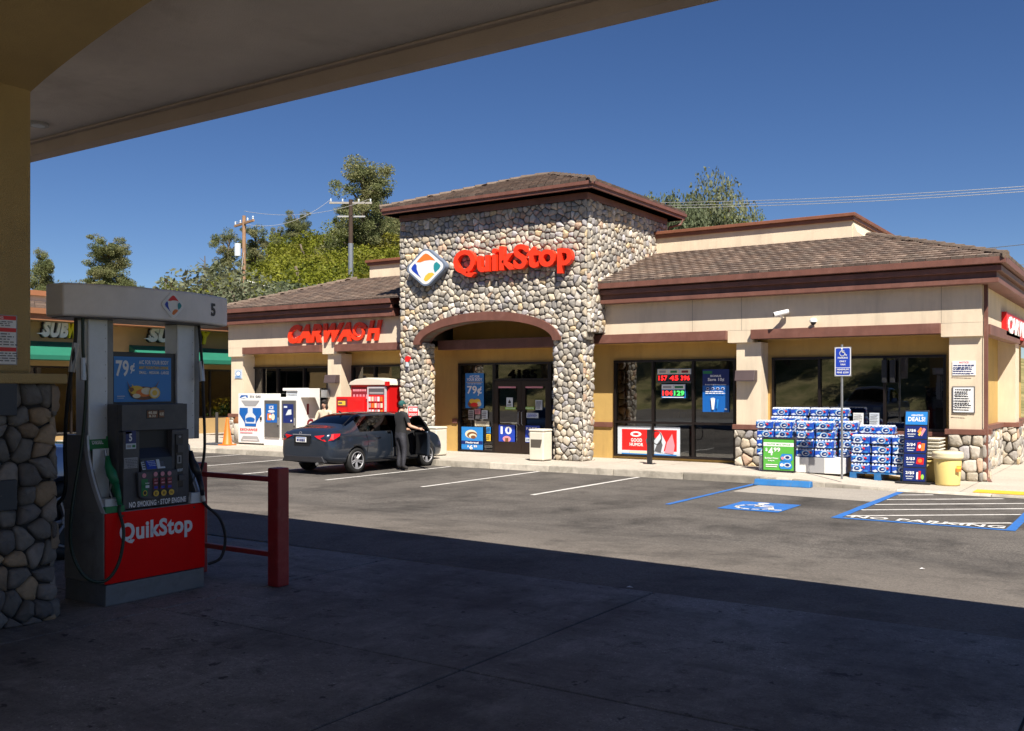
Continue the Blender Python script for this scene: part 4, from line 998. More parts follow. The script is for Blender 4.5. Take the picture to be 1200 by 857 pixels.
# columns and head
CXF = -7.27
for y0, y1 in ((Y0 + .01, Y0 + .19), (5.49, 5.68)):
    mb = MB(); mb.box(CXF - .18, CXF, y0, y1, 1.6, 2.63)
    c = mb.build('column', brushed, D, bev=.012)
    mb = MB()
    for q in range(9): mb.cyl((CXF - .001, y1 - .025, 1.7 + q * .11), .004, .003, 6, 'x')
    mb.box(CXF - .03, CXF - .005, y1 + .001, y1 + .05, 1.6, 2.62); mb.build('side_rail', pumpgrey, c)
mb = MB(); n = 24; P = []
hy0, hy1, xc = 4.37, 6.0, -7.33
for i in range(n + 1):
    t = -1 + 2 * i / n; P.append((xc + .12 + .21 * (1 - abs(t) ** 2.3), (hy0 + hy1) / 2 + t * (hy1 - hy0) / 2))
Q = [(2 * xc - x, y) for x, y in P][::-1]
outl = P + Q
mb.prism([(x, y, 2.63) for x, y in outl], (0, 0, .265)); hd = mb.build('head', headgrey, D, bev=.02, seg=3)
inn = [(xc + (x - xc) * .82, 5.185 + (y - 5.185) * .95) for x, y in outl]
MB().prism([(x, y, 2.622) for x, y in inn], (0, 0, .01)).build('head_underside', blk2, hd)
def headx(y): t = (y - 5.185) / ((hy1 - hy0) / 2); return xc + .12 + .21 * (1 - abs(t) ** 2.3)
def on_head(y):
    e = .01; d = Vector((headx(y + e) - headx(y - e), 2 * e, 0)).normalized(); return Vector((headx(y), y, 0)), d
pt, d = on_head(5.24)
redlogo = [(p, {'o': 'r', 'y': 'o'}.get(k, k)) for p, k in logo_shapes()]
logo_sign('emblem', hd, pt + Vector((0, 0, 2.765)) + d.cross(Vector((0, 0, 1))) * .002, d, ZU, .125, .004, redlogo)
pt, d = on_head(5.70)
mb = MB(); put_text(mb, '5', pt + Vector((0, 0, 2.705)) + d.cross(Vector((0, 0, 1))) * .003, d, ZU, .065, .115, 0, .035, 0, .002, 0, 4); mb.build('pump_number', PAL['k'], hd)
# topper poster frame
P0, P1, Z0, Z1 = Y0 + .255, 5.47, 1.93, 2.335
fx = -7.3
MB().box(fx - .05, fx, P0 - .02, P1 + .02, Z0 - .02, Z1 + .03).build('poster_frame', blk, D, bev=.004)
decor('poster', D, (fx + .001, P0 + .005, Z0 + .01), YU, ZU, P1 - P0 - .03, Z1 - Z0 - .02, [('t', '79', .03, .56, .25, .92, 'w'), ('t', '¢', .27, .63, .35, .86, 'w'), ('t', 'A/C FOR YOUR BODY', .42, .84, .95, .93, 'w'), ('t', 'ANY FOUNTAIN DRINK', .42, .73, .95, .8, 'y'), ('t', 'SMALL - MEDIUM - LARGE', .42, .62, .95, .69, 'w'),
  ('c', .5, .19, .24, .15, 'h'), ('c', .37, .26, .13, .1, 'y'), ('c', .5, .2, .14, .09, 'o'), ('c', .55, .24, .1, .08, 'c'), ('p', [(.2, .48), (.27, .2), (.36, .3), (.26, .32)], 'h'), ('p', [(.78, .5), (.68, .24), (.6, .3), (.7, .34)], 'h'), ('p', [(.28, .4), (.34, .22), (.42, .34), (.36, .3)], 'y'), ('c', .68, .2, .1, .13, 'y'), ('c', .68, .2, .08, .105, 'c'), ('c', .68, .2, .045, .06, 'y'), ('c', .36, .13, .07, .05, 'c'),
  ('r', .03, .12, .16, .135, 'l'), ('r', .03, .08, .14, .09, 'l')], .003, 's')
# control unit
U0, U1 = Y0 + .185, 5.455; UF = -7.06
mb = MB(); mb.box(-7.5, -7.13, U0, U1, 1.055, 1.925)
u = mb.build('control_unit', blk2, D, bev=.008)
# front shell built round the recess
mb = MB(); ry0, ry1, rz0, rz1 = U0 + .155, U0 + .475, 1.46, 1.66
mb.box(-7.13, UF - .02, U0 + .003, U1 - .003, 1.70, 1.922); mb.box(-7.13, UF, U0 + .003, ry0, 1.06, 1.70); mb.box(-7.13, UF, ry1, U1 - .003, 1.06, 1.70); mb.box(-7.13, UF, ry0, ry1, 1.06, 1.2)
mb.build('face_shell', blk2, u, bev=.006)
MB().box(-7.129, -7.12, ry0, ry1, 1.2, 1.7).build('screen_recess', PAL['k'], u)
sl = Vector((.045, 0, -.06)); 
MB().prism([(-7.125, ry0 + .003, 1.56), (UF + .0, ry0 + .003, 1.47), (UF + .035, ry0 + .003, 1.205), (-7.125, ry0 + .003, 1.205)], (0, ry1 - ry0 - .006, 0)).build('keypad_hood', blk, u)
decor('price_window', u, (UF - .019, U0 + .235, 1.8), YU, ZU, .175, .075, [('r', .03, .1, .62, .9, 'h'), ('t', '40.00', .08, .5, .56, .82, 'c'), ('t', '8.32', .12, .15, .5, .42, 'c'), ('r', .68, .1, .97, .9, 'h'), ('t', '4.80', .7, .3, .94, .7, 'c')], .002, 'k')
decor('pump_sticker', u, (UF + .001, U0 + .025, 1.555), YU, ZU, .095, .15, [('r', 0, 0, 1, .3, 'l'), ('t', '5', .3, .42, .6, .85, 'w'), ('r', .1, .08, .5, .22, 'e'), ('r', .6, .08, .9, .22, 'G')], .001, 'n')
decor('instruction_label', u, (UF + .001, U0 + .01, 1.395), YU, ZU, .125, .088, fake_lines(.05, .08, .95, .92, 6, 'd', .4, 8), .001, 'e')
decor('instruction_label', u, (UF + .001, U0 + .02, 1.71 - .03), YU, ZU, .06, .02, [], .001, 'd')
# sloped keypad and grade panel
o = Vector((UF + .006, U0 + .165, 1.365)); up = Vector((-.33, 0, .944)).normalized()
decor('card_screen', u, o, YU, up, .22, .095, [('r', 0, .05, .14, .95, 'l'), ('r', .2, .06, .62, .94, 'q'), ('r', .66, .05, .8, .95, 'l'), ('r', .8, .05, 1.0, .2, 'l')] + [('r', .02, .15 + .2 * k, .12, .27 + .2 * k, 'd') for k in range(4)] + fake_lines(.23, .2, .58, .85, 4, 'l', .3, 2), .002, 'd', lift=.02)
# grade selector (bulging box with rounded lower edge)
gy0, gy1 = U0 + .115, U0 + .475
P = [(gy0, 1.36), (gy0 + .015, 1.15), (gy0 + .06, 1.13), ((gy0 + gy1) / 2, 1.12), (gy1 - .0, 1.133), (gy1 + .035, 1.16), (gy1 + .03, 1.36)]
gp = MB().prism([(UF + .001, y, z) for y, z in P], (.035, 0, 0)).build('grade_selector', blk2, u, bev=.008)
gx = UF + .038
els = [('r', .03, .08, .2, .72, 'G'), ('c', .1, .86, .055, .09, 'p'), ('c', .12, .2, .055, .1, 'y'), ('c', .12, .2, .04, .07, 'k')]
for k in range(3):
    x = .4 + k * .17; els += [('c', x, .88, .055, .09, 'p'), ('r', x - .065, .47, x + .065, .74, 'm'), ('r', x - .065, .3, x + .065, .44, 'm'), ('r', x - .05, .33, x + .05, .42, 'q'), ('t', '$4.79'[:4], x - .045, .62, x + .045, .7, 'p'), ('r', x - .045, .52, x + .045, .57, 'p'), ('c', x + .02 * k, .15, .075, .115, 'y'), ('t', ('87', '89', '91')[k], x + .02 * k - .035, .09, x + .02 * k + .035, .2, 'h')]
els += [('t', 'PUSH', .07, .55, .17, .6, 'w'), ('r', .07, .4, .17, .5, 'l')]
decor('grade_buttons', gp, (gx, gy0 + .02, 1.14), YU, ZU, gy1 - gy0 + .0, .22, els, .001, None)
# card reader column at the right
cr = MB().box(UF, UF + .012, ry1 + .03, ry1 + .105, 1.2, 1.66).build('card_reader', blk, u, bev=.004)
MB().box(UF + .012, UF + .03, ry1 + .035, ry1 + .1, 1.5, 1.57).build('card_slot', blk2, cr, bev=.004); MB().box(UF + .012, UF + .05, ry1 + .035, ry1 + .1, 1.26, 1.31).build('receipt_slot', blk2, cr, bev=.004)
decor('reader_labels', cr, (UF + .013, ry1 + .035, 1.2), YU, ZU, .068, .46, [('c', .5, .95, .2, .02, 'e'), ('r', .1, .45, .7, .6, 'e'), ('r', .25, .47, .55, .58, 'k'), ('t', '?', .35, .72, .55, .8, 'l'), ('t', 'RECEIPT', .08, .3, .9, .35, 'l')], .001, None, lift=.0) 
mb = MB(); put_text(mb, 'NO SMOKING · STOP ENGINE', (UF + .002, U0 + .055, 1.068), YU, ZU, .56, .048, 0, .04); mb.build('warning_lettering', PAL['w'], u)
# nozzles
def nozzle(y, z, m, m2):
    a = Vector((FX - .13, y, z + .02))
    nz_ = MB(); nz_.tube([a + Vector((0, 0, .12)), a + Vector((.02, -.005, .04)), a + Vector((.055, 0, -.02)), a + Vector((.1, .01, -.1))], [.016, .03, .042, .03], 12)
    nz_.tube([a + Vector((.1, .01, -.1)), a + Vector((.135, .012, -.2)), a + Vector((.145, .012, -.27))], [.026, .022, .018], 10)
    o = nz_.build('nozzle', m, D, smooth=True)
    MB().tube([a + Vector((-.03, 0, .17)), a + Vector((-.02, 0, .12)), a + Vector((0, 0, .06))], .011, 8).build('spout', gal, o)
    MB().tube([a + Vector((.09, .0, -.03)), a + Vector((.03, .0, -.16)), a + Vector((.08, .0, -.25)), a + Vector((.14, .01, -.24))], .007, 6).build('lever', m2, o)
    return a + Vector((.145, .012, -.27))
e1 = nozzle(Y0 + .11, 1.36, pm('nozzle_green', (.01, .17, .07), .4), gal)
e2 = nozzle(Y1 - .05, 1.36, blk, gal)
def bez(pts, n=10):
    P = [Vector(p) for p in pts]; P = [P[0]] + P + [P[-1]]; out = []
    for i in range(1, len(P) - 2):
        for k in range(n):
            t = k / n; a, b, c, d = P[i - 1], P[i], P[i + 1], P[i + 2]
            out.append(.5 * ((2 * b) + (c - a) * t + (2 * a - 5 * b + 4 * c - d) * t * t + (3 * b - a - 3 * c + d) * t ** 3))
    return out + [P[-2]]
h1 = MB().tube(bez([(-7.22, 4.55, 2.63), (-7.2, 4.54, 2.35), onX(101, 450, -7.2), onX(96, 520, -7.25), onX(84, 600, -7.25), onX(84, 645, -7.1), onX(100, 676, -7.0), onX(123, 681, -6.97), onX(139, 660, -6.95), onX(145, 625, -6.95), e1 + Vector((.0, 0, -.06)), e1]), .013, 8).build('hose', hosegreen, D, smooth=True)
MB().tube([(-7.21, 4.545, 2.3), (-7.2, 4.54, 2.12)], .026, 10).build('swivel', gal, h1)
h3 = MB().tube(bez([onX(89, 372, -7.3), onX(88.5, 395, -7.3), onX(86, 420, -7.3), onX(80, 460, -7.35), onX(76, 520, -7.45), onX(75, 580, -7.5), (-7.7, 4.5, 1.0), (-7.62, 4.6, .9)]), .015, 8).build('hose', rubber, D, smooth=True)
MB().tube([onX(89, 402, -7.3), onX(84, 436, -7.32)], .027, 10).build('swivel', gal, h3)
yr = 5.7; h2 = MB().tube(bez([(-7.24, yr, 2.63), (-7.2, yr, 2.3), (-7.17, yr, 1.85), (-7.15, yr - .01, 1.5), (-7.17, yr - .04, 1.3), (-7.2, 5.6, 1.2)]), .013, 8).build('hose', rubber, D, smooth=True)
MB().tube([(-7.215, yr, 2.3), (-7.195, yr, 2.12)], .026, 10).build('swivel', gal, h2)
MB().tube(bez([e2, e2 + Vector((.01, .02, -.08)), (-6.93, 5.68, .9), (-6.93, 5.74, .72), (-6.95, 5.71, .55), (-7.0, 5.61, .5)]), .013, 8).build('hose', rubber, D, smooth=True)
MB().tube([e2, e2 + Vector((.004, .008, -.05))], .02, 10).build('swivel', gal, D)

# ------------------------------------------------------------------ island guard rail
t = thing('guard_rail', 'dark red steel guard rail with square post at the end of the pump island', 'guard rail', (-6.95, 5.98, G))
for x0, x1, y0, y1 in ((-6.585, -6.45, 5.92, 6.055), (-7.69, -7.56, 5.92, 6.055)):
    p = MB().box(x0, x1, y0, y1, G, G + 1.05).build('post', postred, t, bev=.012)
for z in (.25, .92): MB().box(-7.56, -6.585, 5.965, 6.01, G + z, G + z + .045).build('rail', postred, t, bev=.005)

# ================================================================== STREET FURNITURE BY THE STORE
# accessible parking sign
zs = .14; x_, y_ = -5.6, 20.9
t = thing('parking_sign', 'blue accessible parking sign on a galvanised post before the water packs', 'sign', (x_, y_, zs))
MB().cyl((x_, y_, zs), .025, 2.85, 12).build('post', gal, t)
a = onY(978, 407, y_ - .035); b = onY(997.5, 441, y_ - .035)
sg = decor('sign_plate', t, (a.x, y_ - .032, b.z), XR, ZU, b.x - a.x, a.z - b.z, [('p', [(.03, .06), (.1, .02), (.9, .02), (.97, .06), (.97, .94), (.9, .98), (.1, .98), (.03, .94)], 'w'), ('p', [(.07, .07), (.12, .04), (.88, .04), (.93, .07), (.93, .93), (.88, .96), (.12, .96), (.07, .93)], 'q'), ('r', .07, .285, .93, .3, 'w'), ('t', 'PARKING', .2, .6, .8, .66, 'w'), ('t', 'ONLY', .3, .48, .7, .54, 'w'), ('t', 'VAN', .35, .37, .65, .43, 'w'), ('t', 'MINIMUM', .15, .2, .85, .26, 'w'), ('t', 'FINE $250', .15, .09, .85, .16, 'w')], .004, 'e')
mb = MB(); wheelchair(mb, (a.x + .17, y_ - .045, a.z - .11), XR, ZU, .19); mb.build('wheelchair_symbol', PAL['w'], sg)
# bin by the door and bin behind the car
def square_bin(x0, x1, y0, y1, z0, h, lab, slot_side):
    t = thing('trash_can', lab, 'trash can', ((x0 + x1) / 2, (y0 + y1) / 2, z0))
    MB().box(x0, x1, y0, y1, z0 + .02, z0 + h - .07).build('body', offwhite, t, bev=.03)
    MB().box(x0 - .012, x1 + .012, y0 - .012, y1 + .012, z0 + h - .068, z0 + h).build('lid', offwhite, t, bev=.03)
    MB().box(x0 + .02, x1 - .02, y0 + .02, y1 - .02, z0, z0 + .019).build('foot', blk, t)
    w_ = x1 - x0
    if slot_side: MB().prism([(x0 + .05, y0 - .002, z0 + h * .42), (x1 - .09, y0 - .002, z0 + h * .42), (x1 - .04, y0 - .002, z0 + h * .68), (x0 + .05, y0 - .002, z0 + h * .68)], (0, .01, 0)).build('opening', pm('bin_opening', (.09, .075, .06), .6), t)
    else: MB().prism([(x0 - .002, y0 + .05, z0 + h * .5), (x0 - .002, y1 - .05, z0 + h * .5), (x0 - .002, y1 - .05, z0 + h * .75), (x0 - .002, y0 + .05, z0 + h * .75)], (.01, 0, 0)).build('opening', PAL['d'], t)
square_bin(-13.87, -13.43, 21.5, 21.95, .15, .84, 'cream trash can with dark slot beside the right stone leg', True)
square_bin(-17.5, -16.95, 21.45, 21.95, .15, .83, 'plain cream trash can beside the left stone leg near the car', False)
# bike rack post with ring
p = Vector((-10.75, 22.3, .15))
t = thing('bike_rack', 'black bicycle rack post with a steel ring in front of the window', 'bike rack', p)
MB().box(p.x - .055, p.x + .055, p.y - .05, p.y + .05, .165, 1.02).build('post', blk, t, bev=.006)
MB().box(p.x - .14, p.x + .14, p.y - .1, p.y + .1, .15, .164).build('base_plate', blk, t)
MB().tube([(p.x + .2 + .13 * math.cos(a), p.y, .82 + .17 * math.sin(a)) for a in [2 * math.pi * i / 20 for i in range(21)]], .012, 6).build('ring', blk, t)

# ------------------------------------------------------------------ water packs
pack_blue = pm('pack_wrap_blue', (.015, .07, .42), .3, var=.35, vs=12, bump=.5, bs=18, coat=.4)
pack_top = pm('bottle_tops', (.6, .64, .7), .3, var=.25, vs=30, bump=.6, bs=30)
PW, PH, PD = .42, .205, .3
def make_pack(pos, var=0):
    t = thing('water_pack', 'x', 'water pack', pos)
    mb = MB(); rn = random.Random(4)
    mb.box(-PW / 2 + .006, PW / 2 - .006, -PD / 2 + .006, PD / 2 - .006, 0, PH - .03); b = mb.build('shrink_wrap', pack_blue, t, world=False, bev=.03, seg=3)
    mb = MB()
    for i in range(6):
        for j in range(4): mb.cyl((-PW / 2 + .04 + i * .067, -PD / 2 + .04 + j * .072, PH - .04), .028, .03, 8, r2=.016)
    mb.build('bottle_tops', pack_top, t, world=False)
    def art(name, o, rt, W_):
        rv = random.Random(40 + var); sx = (0, -.3, .22)[var]
        J = lambda P: [(min(1, max(0, x + sx + rv.uniform(-.05, .05))), min(1, max(0, y + rv.uniform(-.06, .06)))) for x, y in P]
        els = [('p', [(0, .98), (1, .98), (1, .9), (.6, .86), (.3, .93), (0, .88)], 'l'), ('p', [(.1, .02), (.7, .02), (.5, .1), (.3, .05)], 's'), ('p', J([(.0, .75), (.2, .95), (.45, .8), (.3, .55), (.1, .4)]), 's'), ('p', J([(.55, .85), (.8, .98), (1, .7), (.9, .5), (.75, .6)]), 's'), ('p', J([(.05, .5), (.2, .62), (.33, .42), (.2, .28)]), 'n'), ('p', J([(.62, .1), (.78, .3), (.95, .26), (.85, .04)]), 'w'), ('p', [(0, .2), (.2, .4), (.35, .15), (.15, .03)], 'l'), ('c', .47 + sx * .5, .48, .24, .42, 'l'), ('c', .49 + sx * .5, .5, .19, .31, 's'), ('c', .46 + sx * .5, .46, .16, .26, 'n'), ('p', J([(.38 - sx * .5, .47), (.5 - sx * .5, .56), (.58 - sx * .5, .5), (.46 - sx * .5, .42)]), 'w'), ('c', min(.9, .83 + sx * .3), .62, .07, .13, 'r'), ('c', .74 + sx * .3, .74, .05, .09, 'p'), ('p', [(.68, .12), (.9, .3), (1, .2), (.95, .02)], 's')]
        return decor(name, t, o, rt, ZU, W_, PH - .045, els, .001, None, lift=.0)
    # built in world space of the thing
    z = pos[2] + .008; art('printed_label', (pos[0] - PW / 2 + .03, pos[1] - PD / 2 + .004, z), XR, PW - .06); art('printed_label', (pos[0] + PW / 2 - .004, pos[1] - PD / 2 + .03, z), YU, PD - .06)
    return t
pack0 = []; rn = random.Random(12)
def place_pack(x, y, z, label, group):
    global pack0
    if len(pack0) < 3: o = make_pack((x, y, z), len(pack0)); pack0.append(o)
    else: o = copy_tree(rn.choice(pack0))
    o.location = (x + rn.uniform(-.012, .012), y + rn.uniform(-.02, .02), z); o.rotation_euler = (0, 0, R(rn.uniform(-3, 3)) + (R(180) if False else 0))
    o['label'] = label; o['group'] = group
# base crates
ORD = ['leftmost', 'second', 'third', 'fourth', 'fifth', 'sixth']
ROW = ['bottom', 'second', 'third', 'fourth', 'fifth', 'sixth', 'seventh']
for i, (x0, x1, mm, lab) in enumerate(((-7.78, -7.6, white, 'narrow white display base left of the green price sign'), (-7.1, -6.62, white, 'white display base box right of the green price sign'), (-6.615, -6.28, PAL['e'], 'grey display base box between two white ones'), (-6.275, -5.85, white, 'white display base box beside the parking sign post'))):
    t = thing('display_base', lab, 'base', ((x0 + x1) / 2, 22.3, .15)); MB().box(x0, x1, 21.95, 22.6, .15, .5).build('panel', mm, t, bev=.01); MB().box(x0 + .02, x1 - .02, 22.61, 23.3, .15, .48).build('rear_box', mm, t)
t = thing('display_base', 'low white platform hidden behind the green price sign', 'base', (-7.35, 22.4, .15)); MB().box(-7.595, -7.105, 22.15, 22.6, .15, .5).build('panel', white, t, bev=.01)
MB().box(-7.595, -7.105, 22.61, 23.3, .15, .48).build('rear_box', white, t)
gL = 'water packs stacked left of the parking sign'
for r_ in range(4):
    for c in range(4):
        if r_ == 0 and c < 0: continue
        x = -7.62 + c * .435 + (.02 if c > 1 else -.06); y = 22.14 if c > 1 else 22.2
        place_pack(x, y, .502 + r_ * .208 + (.0 if c > 1 else .0), f'blue water pack, {ORD[c]} from left in the {ROW[r_]} row of the front tier, left stack', gL)
    place_pack(-5.84 - .02, 22.5, .502 + r_ * .208, f'blue water pack set back beside the sign post, {ROW[r_]} row of the left stack', gL)
for r_ in range(3):
    for c in range(4):
        x = -7.52 + c * .435 + (.04 if c > 1 else 0); z = 1.0 + r_ * .208
        if r_ >= 0: place_pack(x, 22.75 + (.08 if r_ == 2 else 0), z, f'blue water pack, {ORD[c]} from left in the {("lower", "middle", "top")[r_]} row of the rear tier, left stack', gL)
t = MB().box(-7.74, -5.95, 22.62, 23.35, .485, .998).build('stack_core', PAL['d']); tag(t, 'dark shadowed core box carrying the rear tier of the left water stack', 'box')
# pallet stack
t = thing('pallet', 'blue pallet under the right hand water stack', 'pallet', (-5.1, 22.3, .1))
mb = MB()
for k in range(5): mb.box(-5.72, -4.52, 21.98 + k * .17, 22.1 + k * .17, .19, .215)
mb.build('deck_boards', bluecurb, t)
mb = MB()
for x in (-5.72, -5.2, -4.66): mb.box(x, x + .14, 21.98, 22.78, wz(x) - .0, .189)
mb.build('bearers', bluecurb, t)
gR = 'water packs stacked on the blue pallet'
for r_ in range(4):
    for c in range(3):
        for q in range(2):
            if q == 1 and c < 2 and r_ < 3: continue
            x = -5.5 + c * .43; y = 22.14 + q * .32
            place_pack(x, y, .218 + r_ * .208, f'blue water pack, {ORD[c]} from left in the {ROW[r_]} row {"at the front" if q == 0 else "behind"} of the pallet', gR)
for c in range(2): place_pack(-5.42 + c * .34, 22.52, .218 + 4 * .208, f'blue water pack, {("left", "right")[c]} of two on top of the pallet stack', gR)
t = thing('cardboard_tray', 'grey shrink wrapped spare bottles behind the top of the pallet', 'tray', (-5.2, 22.85, .218)); MB().box(-5.7, -4.7, 22.66, 23.0, .218, .98).build('carton', PAL['l'], t, bev=.02)

# green price sign
a = onY(893, 534, 21.72); b = onY(932, 552.5, 21.72)
t = thing('price_sign', 'green framed price sign standing against the left water stack', 'sign', (a.x + .4, 21.72, .15))
X0, X1 = a.x, b.x; Zb, Zt = .16, onY(912, 513.5, 21.72).z
MB().box(X0, X1, 21.72, 21.745, Zb, Zt).build('frame', blk, t, bev=.005)
decor('price_card', t, (X0 + .035, 21.719, Zb + .035), XR, ZU, X1 - X0 - .07, Zt - Zb - .07, [('r', .0, .78, 1, .9, 'w'), ('t', 'WATER MULTIPACK', .1, .81, .9, .87, 'g'), ('t', '$', .06, .6, .14, .72, 'w'), ('t', '4', .16, .48, .32, .74, 'w'), ('t', '99', .34, .6, .56, .74, 'w'), ('t', 'Bottled Water', .05, .36, .5, .42, 'w'), ('t', '24pk', .15, .28, .38, .33, 'w'), ('r', .08, .1, .45, .13, 'w'), ('r', .08, .16, .48, .19, 'w'),
  ('p', [(.56, .42), (.62, .54), (.95, .54), (.97, .36), (.9, .3), (.6, .32)], 's'), ('p', [(.52, .14), (.56, .3), (.9, .3), (.96, .12), (.9, .05), (.58, .05)], 's'), ('c', .8, .43, .12, .07, 'l'), ('c', .8, .43, .07, .045, 'n'), ('c', .8, .18, .12, .07, 'l'), ('c', .8, .18, .07, .045, 'n'), ('c', .64, .4, .05, .05, 'p'), ('c', .62, .18, .06, .05, 'w')], .002, 'g')
MB().box(X0 + .05, X0 + .1, 21.745, 22.0, .15, .17).box(X1 - .1, X1 - .05, 21.745, 22.0, .15, .17).build('foot', blk, t)
# tall blue offer stand
yb = 21.75; a = onY(1057, 560, yb).x; b = onY(1085, 560, yb).x; zt2 = onY(1074, 481, yb + .1).z
t = thing('offer_stand', 'tall leaning blue offer stand with four product panels beside the yellow bin', 'stand', ((a + b) / 2, yb, .06))
zb0 = .075; H = zt2 - zb0; lean = Vector((.03, .16, H)); lu = lean.normalized()
MB().obox((a, yb, zb0), (b - a, 0, 0), (0, .05, 0), lean).build('board', blk, t, bev=.004)
MB().box(a - .12, b + .1, yb - .12, yb + .35, .05, .08).build('base', blk, t, bev=.008)
L = lean.length; W_ = b - a
def offer(k, els, col): return decor('offer_panel', t, Vector((a + .02, yb - .002, zb0)) + lean * (k / 5.1 + .015), XR, lu, W_ - .04, L / 5.1 - .025, els, .003, col)
offer(4, [('t', 'AMAZING', .25, .66, .8, .8, 'w'), ('t', 'DEALS!', .12, .25, .9, .6, 'w')], 's')
for k, (n1, shape) in enumerate((('2/$5', 'bottle'), ('2/$3', 'bag'), ('2/$4', 'pouch'), ('2/$6', 'bars'))):
    e = [('t', n1, .1, .5, .5, .75, 'w'), ('t', 'MIX & MATCH', .12, .3, .48, .4, 'w'), ('r', .15, .15, .42, .2, 'l')]
    e += {'bottle': [('r', .6, .15, .68, .7, 'w'), ('r', .7, .15, .8, .8, 'r'), ('c', .88, .35, .07, .2, 'L')], 'bag': [('p', [(.56, .25), (.62, .75), (.92, .7), (.9, .2)], 'r'), ('c', .74, .5, .1, .15, 'o')], 'pouch': [('p', [(.56, .15), (.6, .8), (.75, .85), (.75, .2)], 'r'), ('p', [(.76, .15), (.78, .75), (.94, .75), (.92, .2)], 'o'), ('c', .7, .5, .06, .15, 'w')], 'bars': [('p', [(.56, .55), (.7, .9), (.8, .8), (.66, .4)], 'o'), ('p', [(.66, .35), (.85, .85), (.95, .75), (.78, .2)], 'p'), ('p', [(.6, .3), (.7, .6), (.76, .5), (.68, .2)], 'y')]}[shape]
    offer(k, e, 'n')
# yellow bin and stacked cream crates
yc = 21.85; xb = onY(1110.5, 550, yc).x; zz = .045; r1 = .27
t = thing('round_bin', 'pale yellow round bin with rim beside the blue offer stand', 'bin', (xb, yc, zz))
yel = pm('pale_yellow_plastic', (.72, .56, .2), .5, var=.06)
MB().lathe((xb, yc, zz), [(.001, 0), (.235, 0), (.24, .03), (.275, .56), (.27, .57), (.001, .57)], 32).build('body', yel, t, smooth=True)
MB().lathe((xb, yc, zz), [(.28, .55), (.305, .56), (.31, .6), (.3, .64), (.305, .66), (.29, .69), (.22, .705), (.001, .71)], 32).build('rim', pm('cream_plastic', (.72, .64, .42), .5, var=.05), t, smooth=True)
decor('sticker', t, (xb + .2, yc - .21, zz + .3), Vector((.8, .6, 0)), ZU, .1, .12, [('r', .1, .5, .9, .9, 'y')], .002, 'o', lift=.012)
t = thing('crate_stack', 'stack of cream plastic tubs behind the yellow bin', 'tubs', (-4.12, 22.45, .06))
for k in range(7):
    z0 = .06 + (0 if k == 0 else .5 + (k - 1) * .075)
    MB().box(-4.4, -3.92, 22.15, 22.75, z0, z0 + (.42 if k == 0 else .03)).box(-4.43, -3.89, 22.12, 22.78, z0 + (.42 if k == 0 else .03), z0 + (.46 if k == 0 else .055)).build('tub', offwhite if k % 2 else yel if k == 0 else offwhite, t, bev=.01)
# ------------------------------------------------------------------ machines at the left
YM = 22.45; zw = .15
a = onY(279, 490, YM).x; b = onY(308.3, 490, YM).x; H = 1.74
t = thing('propane_cabinet', 'white cylinder exchange cabinet with blue bottle picture beside the traffic cone', 'cabinet', ((a + b) / 2, YM + .3, zw))
MB().box(a, b, YM, YM + .8, zw + .05, zw + H).build('cabinet', white, t, bev=.02)
MB().box(a + .04, b - .04, YM + .03, YM + .7, zw, zw + .06).build('feet', blk, t)
decor('front_graphic', t, (a + .02, YM - .002, zw + .06), XR, ZU, b - a - .04, H - .08, [('p', [(.05, .93), (.12, .98), (.38, .98), (.4, .93), (.2, .9)], 'b'), ('p', [(.12, .93), (.3, .96), (.36, .92), (.16, .91)], 'w'), ('t', '20 lb', .48, .93, .65, .975, 'd'), ('t', 'GAS', .72, .93, .92, .975, 'd'), ('p', [(.12, .87), (.88, .87), (.72, .76), (.28, .76)], 'e'), ('p', [(.06, .72), (.94, .72), (.96, .6), (.75, .42), (.74, .34), (.28, .34), (.26, .42), (.04, .6)], 'b'), ('p', [(.4, .74), (.6, .74), (.6, .62), (.72, .55), (.72, .4), (.3, .4), (.3, .55), (.4, .62)], 'l'), ('c', .5, .48, .19, .05, 'b'), ('r', .34, .43, .66, .46, 'b'),
  ('t', 'EXCHANGE', .08, .25, .8, .3, 'r'), ('r', .08, .2, .6, .22, 'p'), ('p', [(.1, .04), (.9, .04), (.8, .14), (.2, .14)], 'e'), ('r', .2, .06, .8, .07, 'w')], .002, None)
MB().box(b - .12, b - .06, YM - .04, YM, zw + .85, zw + .95).build('lock', blk, t)
